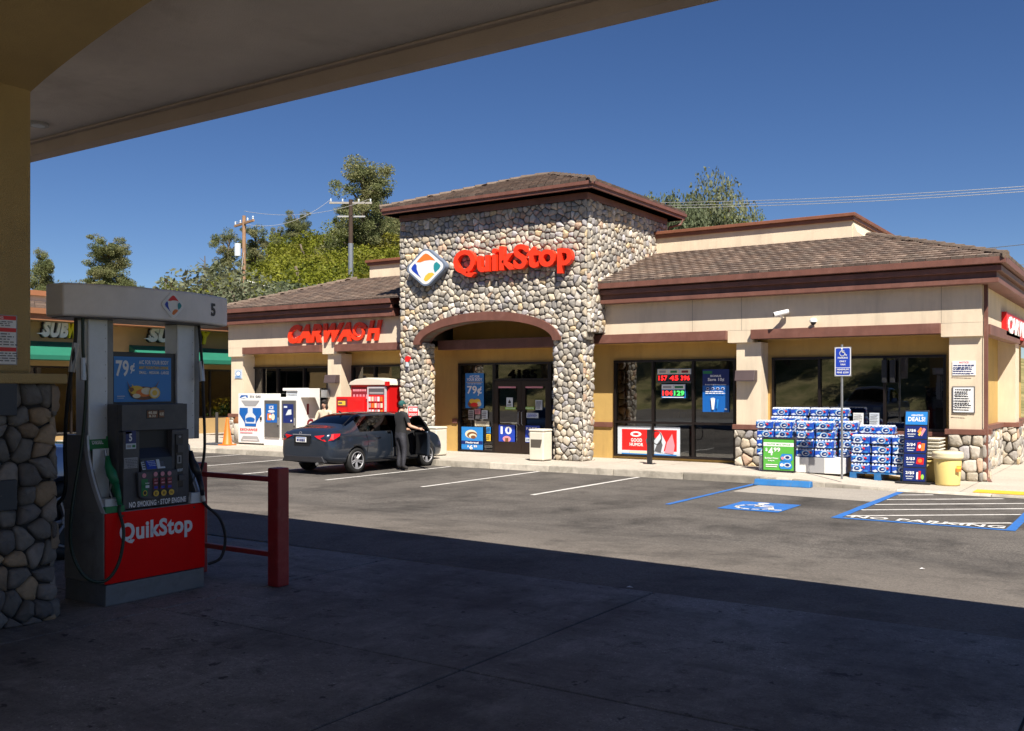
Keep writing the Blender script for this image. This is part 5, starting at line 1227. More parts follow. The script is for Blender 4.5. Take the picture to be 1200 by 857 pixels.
# ice merchandiser
a = onY(308.8, 490, YM).x + .01; b = -23.5; H = 1.62
t = thing('ice_freezer', 'white two door ice freezer with grey doors and red lettering on its side', 'freezer', ((a + b) / 2, YM + .5, zw))
MB().box(a, b, YM, YM + 1.0, zw, zw + H).build('cabinet', white, t, bev=.015)
mid = (a + b) / 2 + .02
for x0, x1, pic in ((a + .08, mid - .06, 0), (mid + .07, b - .09, 1)):
    d = MB().box(x0, x1, YM - .05, YM - .002, zw + .28, zw + H - .1).build('door', pm('door_grey', (.1, .095, .09), .5), t, bev=.01)
    decor('picture', d, (x0 + .08, YM - .052, zw + .78), XR, ZU, x1 - x0 - .16, .62, ([('t', 'ICE', .3, .72, .7, .9, 'w'), ('c', .5, .6, .3, .08, 'l'), ('r', .15, .12, .48, .48, 'o'), ('c', .65, .3, .16, .18, 'c'), ('c', .4, .32, .1, .1, 'w')] if pic == 0 else [('r', .08, .8, .4, .9, 'l'), ('p', [(.25, .4), (.5, .7), (.8, .72), (.82, .45)], 'l'), ('p', [(.4, .45), (.6, .62), (.75, .5)], 'w'), ('c', .8, .12, .06, .05, 'w')]), .002, 'b' if pic == 0 else 'n')
    MB().box(x1 - .035 if pic == 0 else x1 - .035, x1 - .005, YM - .09, YM - .05, zw + .7, zw + .95).build('handle', gal, d)
mb = MB()
for k, ch in enumerate('ICE'): put_text(mb, ch, (b + .002, YM + .38, zw + 1.05 - k * .5), YU, ZU, .1 if ch == 'I' else .3, .36, 0, .05)
mb.build('side_lettering', PAL['m'], t)
a2 = onY(334, 460, YM + .1).x; b2 = onY(362, 460, YM + .1).x
c = MB().box(a2 + .06, b2, YM + .1, YM + .6, zw + H, zw + H + .3).box(a2 - .06, b2 - .5, YM + .05, YM + .6, zw + H + .22, zw + H + .31).build('compressor_housing', white, t, bev=.008)
decor('price_label', c, (a2 + .1, YM + .098, zw + H + .05), XR, ZU, .5, .15, fake_lines(.02, .05, .98, .95, 2, 'e', .5, 3), .001, 'l')
MB().box(b2 + .15, b2 + .42, YM + .5, YM + .7, zw + H, zw + H + .25).build('vent_box', gal, t)
# red kiosks
red_g = pm('kiosk_red', (.62, .01, .012), .3, var=.05)
a, b = -21.15, -19.6; YK = 22.45
t = thing('video_kiosk', 'tall red vending kiosk with cream rounded top and glass front', 'kiosk', ((a + b) / 2, YK + .4, zw))
MB().box(a, b, YK, YK + .8, zw, zw + 2.02).build('cabinet', red_g, t, bev=.02)
P = [(a - .04, 0), (a + .03, .1), (a + .25, .18), ((a + b) / 2, .23), (b - .25, .18), (b - .0, .1), (b + .05, 0)]
MB().prism([(x, YK - .08, zw + 2.02 + z) for x, z in P], (0, .92, 0)).build('top', offwhite, t, bev=.015)
MB().box(b - .07, b + .055, YK - .09, YK + .0, zw + 2.0, zw + 2.13).build('corner_cap', red_g, t)
MB().box(b - .84, b - .06, YK - .04, YK - .003, zw + .2, zw + 1.98).build('door_frame', brushed, t, bev=.008)
rn2 = random.Random(2); els = [('r', 0, .88, 1, 1, 'd'), ('r', .05, .9, .95, .93, 'e')]
for j in range(7):
    for i in range(5): els.append(('r', .05 + i * .19, .04 + j * .12, .19 + i * .19, .125 + j * .12, rn2.choice('wlpwceo')))
decor('glass_front', t, (b - .77, YK - .042, zw + .26), XR, ZU, .64, 1.66, els, .003, 'r')
decor('header_panel', t, (a + .05, YK - .004, zw + 1.5), XR, ZU, .68, .46, fake_lines(.06, .66, .9, .9, 1, 'p', .6, 3) + [('r', .08 + k * .2, .2, .2 + k * .2, .5, 'p') for k in range(5)], .002, 'm')
a, b = -21.02, -20.5; YK2 = 21.65
t = thing('coin_kiosk', 'low bright red box kiosk with yellow label in front of the tall kiosk', 'kiosk', ((a + b) / 2, YK2 + .3, zw))
MB().box(a, b, YK2, YK2 + .8, zw, zw + 1.66).build('cabinet', red_g, t, bev=.015)
decor('front_panel', t, (a + .04, YK2 - .002, zw + .3), XR, ZU, b - a - .08, 1.3, [('r', .02, .82, .98, .99, 'm'), ('r', .1, .85, .8, .95, 'y'), ('r', .14, .88, .5, .92, 'd'), ('r', .14, .74, .7, .76, 'p'), ('r', .06, .6, .94, .78, 'r'), ('c', .5, .52, .3, .08, 'o'), ('r', .1, .2, .9, .4, 'm')], .002, None)
# cone, post, little bin
p = Vector((-26.15, 21.75, .15))
t = thing('traffic_cone', 'orange traffic cone beside the white cylinder cabinet', 'cone', p)
MB().lathe(p, [(.001, .93), (.03, .93), (.045, .88), (.16, .05), (.17, .04)], 20).build('cone_body', orange, t, smooth=True); MB().box(p.x - .22, p.x + .22, p.y - .22, p.y + .22, .15, .19).build('base', orange, t, bev=.02)
p = Vector((-26.75, 21.8, .15))
t = thing('stanchion_post', 'black post on a wide flat base left of the traffic cone', 'post', p)
MB().cyl((p.x, p.y, .2), .05, 1.05, 12).build('post', pm('post_dark', (.05, .045, .04), .6), t); MB().box(p.x - .35, p.x + .4, p.y - .3, p.y + .3, .15, .21).build('base', pm('base_grey', (.07, .075, .09), .5), t, bev=.02)
p = Vector((-26.6, 22.75, .15))
t = thing('stone_bin', 'pebbled round bin with brown lid behind the traffic cone', 'bin', p)
MB().lathe(p, [(.001, 0), (.26, 0), (.27, .72), (.001, .72)], 20).build('body', walkcon, t, smooth=True); MB().lathe(p, [(.28, .72), (.29, .8), (.2, .93), (.001, .95)], 20).build('lid', PAL['h'], t, smooth=True)
# ================================================================== VEHICLES
def bake(o):
    dg = bpy.context.evaluated_depsgraph_get(); dg.update()
    me = bpy.data.meshes.new_from_object(o.evaluated_get(dg)); old = o.data; o.modifiers.clear(); o.data = me; bpy.data.meshes.remove(old); return o
def split_by_mat(o, parts, parent, mats):
    """one object per material index; parts: {index: name}"""
    me = o.data; out = {}
    for idx, nm in parts.items():
        mb = MB(); mp = {}
        for p in me.polygons:
            if p.material_index != idx: continue
            f = []
            for v in p.vertices:
                if v not in mp: mp[v] = len(mb.v); mb.v.append(tuple(me.vertices[v].co))
                f.append(mp[v])
            mb.f.append(f); mb.m.append(0); mb.c.append(None)
        if mb.f: out[idx] = mb.build(nm, mats[idx], parent, smooth=True, world=False)
    bpy.data.objects.remove(o); return out
def car_body(ST, parent, glassdoor=None, wheels=(), wr=.34, doors=None, mats=None, side_glass=None, wind=None, rear=None, names=None):
    rows = 11; vs = []; 
    for (y, zb, wm, zm, ws, zs, wr_, zr) in ST:
        half = [(0, zb), (wm * .88, zb), (wm * .985, zb + .1), (wm, zm), (ws * 1.0, zs - .07), (ws * .97, zs), (ws * .97 + (wr_ - ws * .97) * .5, zs + (zr - zs) * .52), (wr_ + .015, zr - .045), (wr_ * .86, zr - .005), (wr_ * .45, zr + .012), (0, zr + .018)]
        ring = [(x, y, z) for x, z in half] + [(-x, y, z) for x, z in half[-2:0:-1]]
        vs += ring
    n = 2 * rows - 2; mb = MB(); mb.v = vs
    for i in range(len(ST) - 1):
        ym = (ST[i][0] + ST[i + 1][0]) / 2
        for k in range(n):
            k2 = (k + 1) % n; kk = k if k < rows - 1 else n - 1 - k; mi = 0
            right = k < rows - 1
            if kk in (5, 6) and side_glass[0] <= ym <= side_glass[1]: mi = 1
            if kk in (7, 8, 9) and (wind[0] <= ym <= wind[1] or (rear and rear[0] <= ym <= rear[1])): mi = 1
            if kk == 0 or kk == 1 and False: mi = 0
            if doors and right and doors[0] <= ym <= doors[1] and kk in (2, 3, 4): mi = 2
            if doors and right and doors[0] <= ym <= doors[1] and kk in (5, 6) and mi == 1: mi = 3
            mb.f.append([i * n + k, (i + 1) * n + k, (i + 1) * n + k2, i * n + k2]); mb.m.append(mi); mb.c.append(None)
    m = len(ST) - 1
    for base, rev in ((0, False), (m * n, True)):
        # caps as strips across
        for k in range(rows - 1):
            a, b = base + k, base + k + 1; c, d = base + (n - k) % n, base + (n - k - 1) % n
            if k == 0: f = [a, b, d]
            elif k == rows - 2: f = [a, b, c]
            else: f = [a, b, d, c]
            f = f if rev else f[::-1]
            mb.f.append(f); mb.m.append(0); mb.c.append(None)
    o = mb.build('tmp', [mats[0], mats[1], mats[2], mats[3]], None, smooth=True, world=False)
    bm = bmesh.new(); bm.from_mesh(o.data); bmesh.ops.recalc_face_normals(bm, faces=bm.faces); bm.to_mesh(o.data); bm.free()
    md = o.modifiers.new('s', 'SUBSURF'); md.levels = 2; md.render_levels = 2
    bake(o)
    cut = MB()
    for (wy, wz_) in wheels:
        for s in (-1, 1): cut.cyl((s * .52 if s > 0 else -1.3, wy, wz_), wr + .045, .78, 28, 'x')
    c = cut.build('cutter', mats[0], None, world=False)
    md = o.modifiers.new('b', 'BOOLEAN'); md.operation = 'DIFFERENCE'; md.object = c; md.solver = 'EXACT'
    bake(o); bpy.data.objects.remove(c)
    o.data.polygons.foreach_set('use_smooth', [True] * len(o.data.polygons))
    return split_by_mat(o, names, parent, mats)
rim_m = pm('alloy_rim', (.34, .34, .36), .5, .5, var=.05); rim_d = pm('rim_shadow', (.03, .03, .032), .5)
def wheel(parent, x, y, z, r, side, spokes=10):
    mb = MB(); wd = .2; prof = [(r * .66, -wd / 2), (r * .9, -wd / 2), (r * .985, -wd / 2 + .03), (r, -.05), (r, .05), (r * .985, wd / 2 - .03), (r * .9, wd / 2), (r * .66, wd / 2), (r * .66, -wd / 2)]
    seg = 32
    vs = [(x + h, y + q * math.cos(2 * math.pi * k / seg), z + q * math.sin(2 * math.pi * k / seg)) for q, h in prof for k in range(seg)]
    mb.add(vs, [(i * seg + k, i * seg + (k + 1) % seg, (i + 1) * seg + (k + 1) % seg, (i + 1) * seg + k) for i in range(len(prof) - 1) for k in range(seg)])
    ty = mb.build('wheel', rubber, parent, world=False, smooth=True)
    mb = MB(); fx = x + side * (wd / 2 - .045)
    mb.cyl((fx - side * .05, y, z), r * .66, .012, 28, 'x', 1)
    ring = [(x + side * (wd / 2 - .005), y + r * .655 * math.cos(2 * math.pi * k / 28), z + r * .655 * math.sin(2 * math.pi * k / 28)) for k in range(29)]
    mb.tube(ring, .014, 6, 0, cap=False)
    for k in range(spokes):
        a = 2 * math.pi * k / spokes; b = a + .16 * (1 if k % 2 else -1)
        p0 = (fx, y + .035 * math.cos(a), z + .035 * math.sin(a)); p1 = (fx + side * .02, y + r * .64 * math.cos(b), z + r * .64 * math.sin(b))
        mb.tube([p0, p1], [.022, .018], 5, 0)
    mb.cyl((fx - side * .0 - .02, y, z), .06, .04, 12, 'x', 0)
    mb.build('rim', [rim_m, rim_d], ty, world=False)
    return ty
seam = pm('panel_gap', (.004, .004, .005), .6)
CX = -17.08; CY0 = 16.46
S = thing('parked_sedan', 'dark slate blue sedan parked nose in with its passenger door open', 'car', (CX, CY0, 0))
ST = [(0.0, .42, .62, .60, .60, .80, .48, .84), (.05, .33, .76, .60, .74, .93, .6, .99), (.16, .27, .84, .62, .80, .985, .66, 1.06), (.34, .24, .87, .65, .84, .995, .67, 1.105), (.62, .22, .885, .66, .86, .99, .68, 1.135),
      (.72, .22, .888, .66, .865, .985, .66, 1.17), (1.1, .2, .89, .66, .872, .98, .59, 1.36), (1.42, .2, .89, .66, .875, .975, .565, 1.425), (1.6, .19, .89, .65, .875, .972, .56, 1.445), (2.12, .19, .89, .65, .875, .965, .57, 1.458), (2.2, .19, .89, .65, .875, .963, .57, 1.458),
      (2.7, .19, .89, .65, .872, .955, .565, 1.44), (2.95, .19, .89, .65, .87, .95, .575, 1.40), (3.28, .19, .888, .65, .865, .945, .62, 1.24), (3.6, .2, .886, .65, .855, .935, .66, 1.06), (3.72, .2, .886, .65, .85, .93, .66, 1.01), (4.05, .2, .88, .62, .83, .88, .62, .95), (4.3, .22, .84, .58, .78, .79, .55, .86), (4.42, .25, .76, .55, .7, .7, .48, .77), (4.47, .32, .6, .55, .56, .66, .4, .70)]
cm = {0: carpaint, 1: carglass, 2: carpaint, 3: carglass}
ps = car_body(ST, S, wheels=((.97, .31), (3.67, .31)), wr=.315, doors=(2.2, 3.28), mats=cm, side_glass=(1.1, 3.3), wind=(2.95, 3.62), rear=(.72, 1.5), names={0: 'body', 1: 'windows', 2: 'door', 3: 'door_window'})
# swing the door: move verts to hinge space, rotate
hy = 3.26; hx = .875
dr = ps[2]; dw = ps.get(3)
def shift(o, d):
    for v in o.data.vertices: v.co -= d
for o in (dr, dw):
    if o: shift(o, Vector((hx, hy, 0)))
dr.name = 'front_door'; dr.location = (hx, hy, 0); dr.rotation_euler = (0, 0, R(58))
md = dr.modifiers.new('sol', 'SOLIDIFY'); md.thickness = .07; md.offset = -1
if dw:
    dw.parent = dr; dw.location = (0, 0, 0)
    md = dw.modifiers.new('sol', 'SOLIDIFY'); md.thickness = .008
MB().tube([(.0 - .02, -1.0, .97), (-.13, -.98, 1.18), (-.26, -.85, 1.35), (-.3, -.45, 1.33), (-.2, -.1, 1.12), (0, .03, .97)], .022, 6).build('window_frame', seam, dr, world=False)
mb = MB(); mb.ell((.1, -.12, .98), (.1, .05, .07)); mb.build('side_mirror', carpaint, dr, world=False, smooth=True)
MB().tube([(.015, -.95, .86), (.04, -.88, .86), (.015, -.8, .86)], .012, 6).build('handle', carpaint, dr, world=False)
for y in (2.2, 1.2):
    pass
# interior
mb = MB(); mb.box(-.8, .78, .9, 3.5, .22, .3); mb.box(-.8, -.74, .9, 3.5, .3, .9); mb.box(-.72, .72, 3.25, 3.5, .3, .95)
mb.box(-.7, .7, 1.0, 1.15, .3, 1.0)
it = mb.build('cabin', pm('cabin_dark', (.02, .02, .022), .8), S, world=False)
for x in (-.38, .38):
    mb = MB(); mb.box(x - .25, x + .25, 2.15, 2.7, .3, .55); mb.prism([(x - .24, 2.2, .5), (x - .24, 2.32, .5), (x - .24, 2.12, 1.15), (x - .24, 2.0, 1.15)], (.48, 0, 0)); mb.box(x - .12, x + .12, 1.98, 2.06, 1.17, 1.33); mb.build('seat', pm('seat_grey', (.05, .05, .055), .8), it, world=False, bev=.03)
MB().tube([(-.38 + .18 * math.cos(a), 3.05, .9 + .18 * math.sin(a)) for a in [2 * math.pi * k / 16 for k in range(17)]], .015, 6).build('steering_wheel', blk, it, world=False)
MB().box(-.72, .72, 2.3, 3.2, .3, .301).build('floor_mat', seam, it, world=False)
for wy in (.97, 3.67):
    for sd in (-1, 1): wheel(S, sd * .775, wy, .315, .315, sd)
tl = pm('tail_light', (.5, .01, .01), .15, coat=1., var=0)
for sd in (-1, 1):
    mb = MB(); P = [(sd * .36, .035, .93), (sd * .62, .085, .955), (sd * .8, .25, .985), (sd * .855, .42, .985)]; Q = [(sd * .5, .02, .87), (sd * .68, .06, .80), (sd * .835, .2, .84), (sd * .88, .36, .93)]
    vs = [Vector(p) + Vector((sd * .012, -.03, 0)) for p in P] + [Vector(q) + Vector((sd * .018, -.03, 0)) for q in Q] + [Vector(p) + Vector((-sd * .05, .05, 0)) for p in P] + [Vector(q) + Vector((-sd * .05, .05, 0)) for q in Q]
    mb.add(vs, [(0, 4, 5, 1), (1, 5, 6, 2), (2, 6, 7, 3), (0, 1, 9, 8), (1, 2, 10, 9), (2, 3, 11, 10), (4, 12, 13, 5), (5, 13, 14, 6), (6, 14, 15, 7), (0, 8, 12, 4), (3, 7, 15, 11)])
    mb.build('taillight', tl, S, world=False, bev=.008)
decor('number_plate', S, (CX - .17, CY0 - .045, .78), XR, ZU, .34, .12, [('r', .05, .75, .95, .92, 'b')] + fake_lines(.08, .15, .92, .65, 1, 'n', .9, 2, 0), .008, 'w')
MB().box(-.26, .26, -.03, .03, .74, .93).build('plate_recess', seam, S, world=False)
MB().tube([(-.3, -.028, .955), (.3, -.028, .955)], .012, 6).build('trunk_trim', rim_m, S, world=False)
MB().tube([(-.04 + .04 * math.cos(a), -.03, 1.0 + .026 * math.sin(a)) for a in [2 * math.pi * k / 12 for k in range(13)]], .006, 5).build('badge', rim_m, S, world=False)
MB().prism([(-.72, -.0, .3), (.72, -.0, .3), (.62, -.0, .45), (-.62, -.0, .45)], (0, .12, 0)).build('rear_diffuser', blk, S, world=False, bev=.02)
MB().tube([(.48, -.02, .27), (.48, .2, .28)], .035, 10).build('exhaust', gal, S, world=False)
MB().tube([(.66, .68, 1.165), (.58, 1.1, 1.4), (.565, 1.5, 1.452), (.57, 2.1, 1.466), (.565, 2.7, 1.448), (.59, 2.96, 1.4)], .01, 5).build('roof_trim', seam, S, world=False)
MB().box(.62, .885, 2.08, 2.2, .96, 1.0).build('pillar_trim', seam, S, world=False)
MB().prism([(.02, 1.28, 1.45), (-.02, 1.28, 1.45), (-.005, 1.2, 1.5), (.005, 1.2, 1.5)], (0, .05, 0)).build('aerial', carpaint, S, world=False)
MB().tube([(.885, 1.62, .86), (.905, 1.7, .865), (.885, 1.8, .86)], .011, 6).build('door_handle', carpaint, S, world=False)
MB().tube([(.893, 2.19, .3), (.896, 2.19, .65), (.88, 2.19, .93)], .006, 4).tube([(.893, 1.3, .5), (.88, 1.36, .75), (.875, 1.28, .95)], .006, 4).build('door_seam', seam, S, world=False)
# pale blue pickup on the far side of the island
V = thing('parked_pickup', 'pale blue pickup truck seen between the stone column and the fuel dispenser', 'pickup', (-10.25, 1.0, .3))
ST2 = [(0, .6, .8, .9, .8, 1.1, .6, 1.14), (.05, .5, .93, .9, .92, 1.15, .7, 1.18), (.3, .46, .96, .9, .94, 1.17, .75, 1.2), (1.75, .46, .97, .9, .95, 1.17, .75, 1.2), (1.85, .45, .97, .9, .95, 1.17, .72, 1.75), (2.0, .44, .97, .9, .95, 1.16, .7, 1.85), (2.9, .44, .97, .9, .95, 1.16, .7, 1.88), (3.6, .44, .97, .9, .95, 1.15, .7, 1.82), (4.3, .44, .97, .9, .94, 1.14, .76, 1.3), (4.45, .44, .97, .9, .94, 1.14, .78, 1.2), (5.2, .46, .96, .88, .92, 1.1, .78, 1.15), (5.5, .5, .92, .86, .88, 1.05, .74, 1.1), (5.6, .55, .85, .84, .8, 1.0, .6, 1.03)]
car_body(ST2, V, wheels=((1.0, .42), (4.7, .42)), wr=.4, mats={0: suvpaint, 1: carglass, 2: suvpaint, 3: carglass}, side_glass=(2.0, 4.3), wind=(3.6, 4.4), rear=(1.8, 1.95), names={0: 'body', 1: 'windows'})
for wy in (1.0, 4.7):
    for sd in (-1, 1): wheel(V, sd * .86, wy, .4, .4, sd, 6)
MB().tube([(.955, 4.32, 1.19), (.85, 4.0, 1.5), (.74, 3.6, 1.84)], .02, 6).tube([(.97, 1.9, 1.2), (.97, 4.3, 1.18)], .012, 5).build('window_trim', PAL['l'], V, world=False)
MB().ell((1.08, 3.95, 1.25), (.1, .06, .11)).build('side_mirror', suvpaint, V, smooth=True, world=False)
MB().box(.6, .9, 5.5, 5.62, .85, 1.0).build('headlight', PAL['l'], V, world=False, bev=.02)

# ================================================================== PEOPLE
def skinned(name, J, E, mats, matf, parent, sub=2):
    """J: {name: (x,y,z,rx,ry)}; one continuous skinned body"""
    ks = list(J); me = bpy.data.meshes.new(name); me.from_pydata([J[k][:3] for k in ks], [(ks.index(a), ks.index(b)) for a, b in E], [])
    o = bpy.data.objects.new(name, me); COL.objects.link(o)
    o.modifiers.new('skin', 'SKIN'); 
    for i, k in enumerate(ks):
        sv = me.skin_vertices[0].data[i]; r = J[k][3:]; sv.radius = (r[0], r[1] if len(r) > 1 else r[0]); sv.use_root = (k == 'pelvis')
    md = o.modifiers.new('s', 'SUBSURF'); md.levels = sub; md.render_levels = sub
    bake(o)
    o.data.materials.clear()
    for m in mats: o.data.materials.append(m)
    for p in o.data.polygons: p.material_index = matf(p.center); p.use_smooth = True
    o.parent = parent; return o
def person(name_lab, loc, rz, J, mats, matf, hair, head, hands, cat='person', cap=None):
    t = thing('person', name_lab, cat, loc, rz)
    E = [('pelvis', 'belly'), ('belly', 'chest'), ('chest', 'neck'), ('neck', 'head0'), ('chest', 'shR'), ('shR', 'elR'), ('elR', 'wrR'), ('chest', 'shL'), ('shL', 'elL'), ('elL', 'wrL'), ('pelvis', 'hipR'), ('hipR', 'knR'), ('knR', 'anR'), ('anR', 'toR'), ('pelvis', 'hipL'), ('hipL', 'knL'), ('knL', 'anL'), ('anL', 'toL')]
    b = skinned('body', J, E, mats, matf, t)
    # head, ears, nose, eyes, hands joined into the body mesh
    bm = bmesh.new(); bm.from_mesh(b.data)
    def addmb(mb, mi):
        base = [bm.verts.new(v) for v in mb.v]
        for f in mb.f:
            try: fc = bm.faces.new([base[i] for i in f]); fc.material_index = mi; fc.smooth = True
            except ValueError: pass
    hx_, hy_, hz_ = head; M = MB()
    M.ell((hx_, hy_, hz_), (.074, .092, .112), 16, 12); M.ell((hx_, hy_ + .03, hz_ - .06), (.05, .055, .05), 12, 8)
    for s in (-1, 1): M.ell((hx_ + s * .076, hy_ - .005, hz_ - .005), (.012, .022, .032), 8, 6)
    M.tube([(hx_, hy_ + .085, hz_ + .02), (hx_, hy_ + .112, hz_ - .022), (hx_, hy_ + .09, hz_ - .03)], [.01, .016, .012], 6)
    addmb(M, 0)
    M = MB()
    for s in (-1, 1): M.ell((hx_ + s * .03, hy_ + .082, hz_ + .012), (.013, .008, .008), 8, 6)
    addmb(M, 3); M = MB(); M.ell((hx_, hy_ + .088, hz_ - .052), (.024, .008, .006), 8, 6); addmb(M, 4)
    for (w_, d, side) in hands:
        w_ = Vector(w_); d = Vector(d).normalized(); up = Vector((0, 0, 1)) if abs(d.z) < .8 else Vector((0, 1, 0)); sd = d.cross(up).normalized() * side; up2 = sd.cross(d).normalized() * side
        M = MB(); M.tube([w_ - d * .02, w_ + d * .03, w_ + d * .09], [.024, .034, .036], 10)
        for k, L in enumerate((.065, .078, .072, .055)):
            b0 = w_ + d * .085 + sd * (.027 - k * .018)
            M.tube([b0, b0 + d * L * .5 - up2 * .008, b0 + d * L * .85 - up2 * .03], [.0095, .0085, .007], 6)
        b0 = w_ + d * .03 + sd * .03; M.tube([b0, b0 + sd * .025 + d * .03 - up2 * .01, b0 + sd * .028 + d * .06 - up2 * .02], [.012, .01, .008], 6)
        addmb(M, 0)
    bm.to_mesh(b.data); bm.free()
    hair(t, head); return t
dark_hair = pm('dark_hair', (.02, .013, .01), .6, bump=.6, bs=60)
cap_teal = pm('teal_cap', (.01, .08, .075), .8)
shoe = pm('dark_shoe', (.03, .028, .028), .6)
lipm = pm('lip', (.35, .12, .1), .5)
MH = 1.0
J = {'pelvis': (0, 0, .93, .155, .115), 'belly': (0, .02, 1.1, .15, .115), 'chest': (0, .03, 1.32, .17, .12), 'neck': (0, .03, 1.48, .058, .058), 'head0': (0, .045, 1.58, .055, .06),
     'shR': (.19, .02, 1.4, .07, .07), 'elR': (.27, .08, 1.12, .048, .048), 'wrR': (.44, .24, 1.05, .03, .032),
     'shL': (-.19, .03, 1.4, .07, .07), 'elL': (-.27, .12, 1.14, .048, .048), 'wrL': (-.2, .34, 1.02, .03, .032),
     'hipR': (.1, 0, .84, .105, .1), 'knR': (.13, .03, .47, .072, .075), 'anR': (.14, -.03, .1, .052, .058), 'toR': (.17, .12, .045, .045, .035),
     'hipL': (-.1, 0, .84, .105, .1), 'knL': (-.09, .06, .47, .072, .075), 'anL': (-.08, -.0, .1, .052, .058), 'toL': (-.1, .16, .045, .045, .035)}
def mf(c):
    if c.z < .11: return 5
    if c.z < .95: return 2
    if c.z > 1.5: return 0
    if (abs(c.x) > .27 and c.z < 1.2) or (c.z < 1.12 and c.y > .2): return 0
    return 1
def hair_cap(t, h):
    M = MB(); M.ell((h[0], h[1] - .012, h[2] + .03), (.082, .098, .095), 16, 10); o = M.build('cap', cap_teal, t, world=False, smooth=True)
    MB().ell((h[0], h[1] + .11, h[2] + .045), (.06, .07, .012), 12, 6).build('cap_brim', cap_teal, o, world=False, smooth=True)
    MB().ell((h[0], h[1] - .03, h[2] - .035), (.076, .075, .05), 12, 8).build('hair', dark_hair, t, world=False, smooth=True)
    MB().lathe((h[0], .035, 1.485), [(.066, -.02), (.068, .0), (.062, .012)], 16).build('collar', offwhite, t, world=False)
man = person('man in black tee and dark trousers with teal cap leaning on the open car door', (-15.93, 18.7, 0), R(-12), J, [skin, shirt, trouser, PAL['k'], lipm, shoe], mf, hair_cap, (0, .06, 1.64), [((.44, .24, 1.05), (.75, .6, -.1), 1), ((-.2, .34, 1.02), (.1, .95, -.2), -1)])
J2 = dict(J); J2.update({'elR': (.25, .1, 1.14, .04, .04), 'wrR': (.2, .28, 1.0, .026, .026), 'elL': (-.25, .1, 1.14, .04, .04), 'wrL': (-.18, .28, 1.0, .026, .026), 'chest': (0, .02, 1.32, .145, .11), 'pelvis': (0, 0, .93, .16, .12)})
def hair_long(t, h):
    M = MB(); M.ell((h[0], h[1] - .015, h[2] + .05), (.1, .108, .1), 16, 10); M.ell((h[0], h[1] + .06, h[2] + .09), (.07, .05, .04), 10, 8); M.ell((h[0], h[1] - .05, h[2] - .08), (.095, .07, .11), 14, 8)
    for s in (-1, 1): M.ell((h[0] + s * .075, h[1] + .01, h[2] - .07), (.03, .05, .11), 10, 8)
    M.build('hair', dark_hair, t, world=False, smooth=True)
cream_top = pm('cream_top', (.6, .5, .38), .8)
person('woman with dark hair and cream top standing behind the sedan', (-20.0, 20.15, 0), R(-160), J2, [skin, cream_top, trouser, PAL['k'], lipm, shoe], lambda c: 5 if c.z < .11 else 2 if c.z < .95 else 0 if (c.z > 1.47 or (abs(c.x) > .24 and c.z < 1.15)) else 1, hair_long, (0, .05, 1.6), [((.2, .28, 1.0), (-.3, .9, 0), 1), ((-.18, .28, 1.0), (.3, .9, 0), -1)])

# ================================================================== SANDWICH SHOP BUILDING (left)
SX = -34.0
Q = thing('sandwich_shop', 'tan stucco shop building with green awnings beyond the fuel dispenser', 'shop', (SX, 25, .15))
tan_st = pm('tan_stucco', (.45, .3, .13), .9, var=.08, vs=1, bump=.4, bs=120)
mb = MB()
def wall_y(x0, x1, y0, y1, z0, z1, ops, mb):
    yc = y0
    for a, b, za, zb_ in sorted(ops):
        if a > yc: mb.box(x0, x1, yc, a, z0, z1)
        if za > z0: mb.box(x0, x1, a, b, z0, za)
        if zb_ < z1: mb.box(x0, x1, a, b, zb_, z1)
        yc = b
    if yc < y1: mb.box(x0, x1, yc, y1, z0, z1)
OP = [(14, 17, .3, 2.9), (18.2, 22.4, .3, 2.9), (25, 28.6, .8, 2.9), (29.6, 30.8, .16, 2.75)]
wall_y(SX - .3, SX, 8, 34, 0, 4.5, OP, mb); mb.box(SX - 14, SX - .3, 33.7, 34, 0, 4.5); mb.box(SX - 14, SX - .3, 8, 8.3, 0, 4.5); mb.build('wall', tan_st, Q)
mb = MB(); mb.box(SX - .3, SX + .9, 7.4, 34.6, 4.5, 4.75); mb.box(SX - .2, SX + 1.0, 7.3, 34.7, 4.72, 4.92); mb.build('fascia', pm('orange_brown_trim', (.3, .13, .06), .6, var=.1), Q, bev=.01)
mb = MB(); slope_tiles(mb, (SX + .95, 7.3, 4.93), (SX + .95, 34.7, 4.93), (SX - 3.0, 33, 5.5), (SX - 3.0, 9, 5.5), 61, tw=.45, ex=.4); mb.build('tiled_roof', tile_m, Q)
MB().add([(SX + .95, 7.3, 4.92), (SX + .95, 34.7, 4.92), (SX - 3.0, 33, 5.49), (SX - 3.0, 9, 5.49)], [(0, 1, 2, 3)]).build('roof_deck', brown, Q)
MB().box(SX - 12, SX - 3, 9, 33, 4.5, 5.75).build('parapet', cream, Q); MB().box(SX - 12.1, SX - 2.85, 8.85, 33.15, 5.75, 5.95).build('parapet_cap', pm('orange_cap', (.36, .15, .07), .6), Q)
for a, b, za, zb_ in OP:
    f = MB(); f.box(SX - .14, SX - .02, a, a + .07, za, zb_); f.box(SX - .14, SX - .02, b - .07, b, za, zb_); f.box(SX - .14, SX - .02, a + .07, b - .07, zb_ - .07, zb_); f.box(SX - .14, SX - .02, a + .07, b - .07, za, za + .07)
    n = int((b - a) / 1.1)
    for k in range(1, n): y = a + (b - a) * k / n; f.box(SX - .13, SX - .03, y - .03, y + .03, za + .07, zb_ - .07)
    o = f.build('window' if zb_ > 2.8 else 'door', dark_bronze, Q); MB().box(SX - .09, SX - .08, a + .06, b - .06, za + .06, zb_ - .06).build('glass', glass, o)
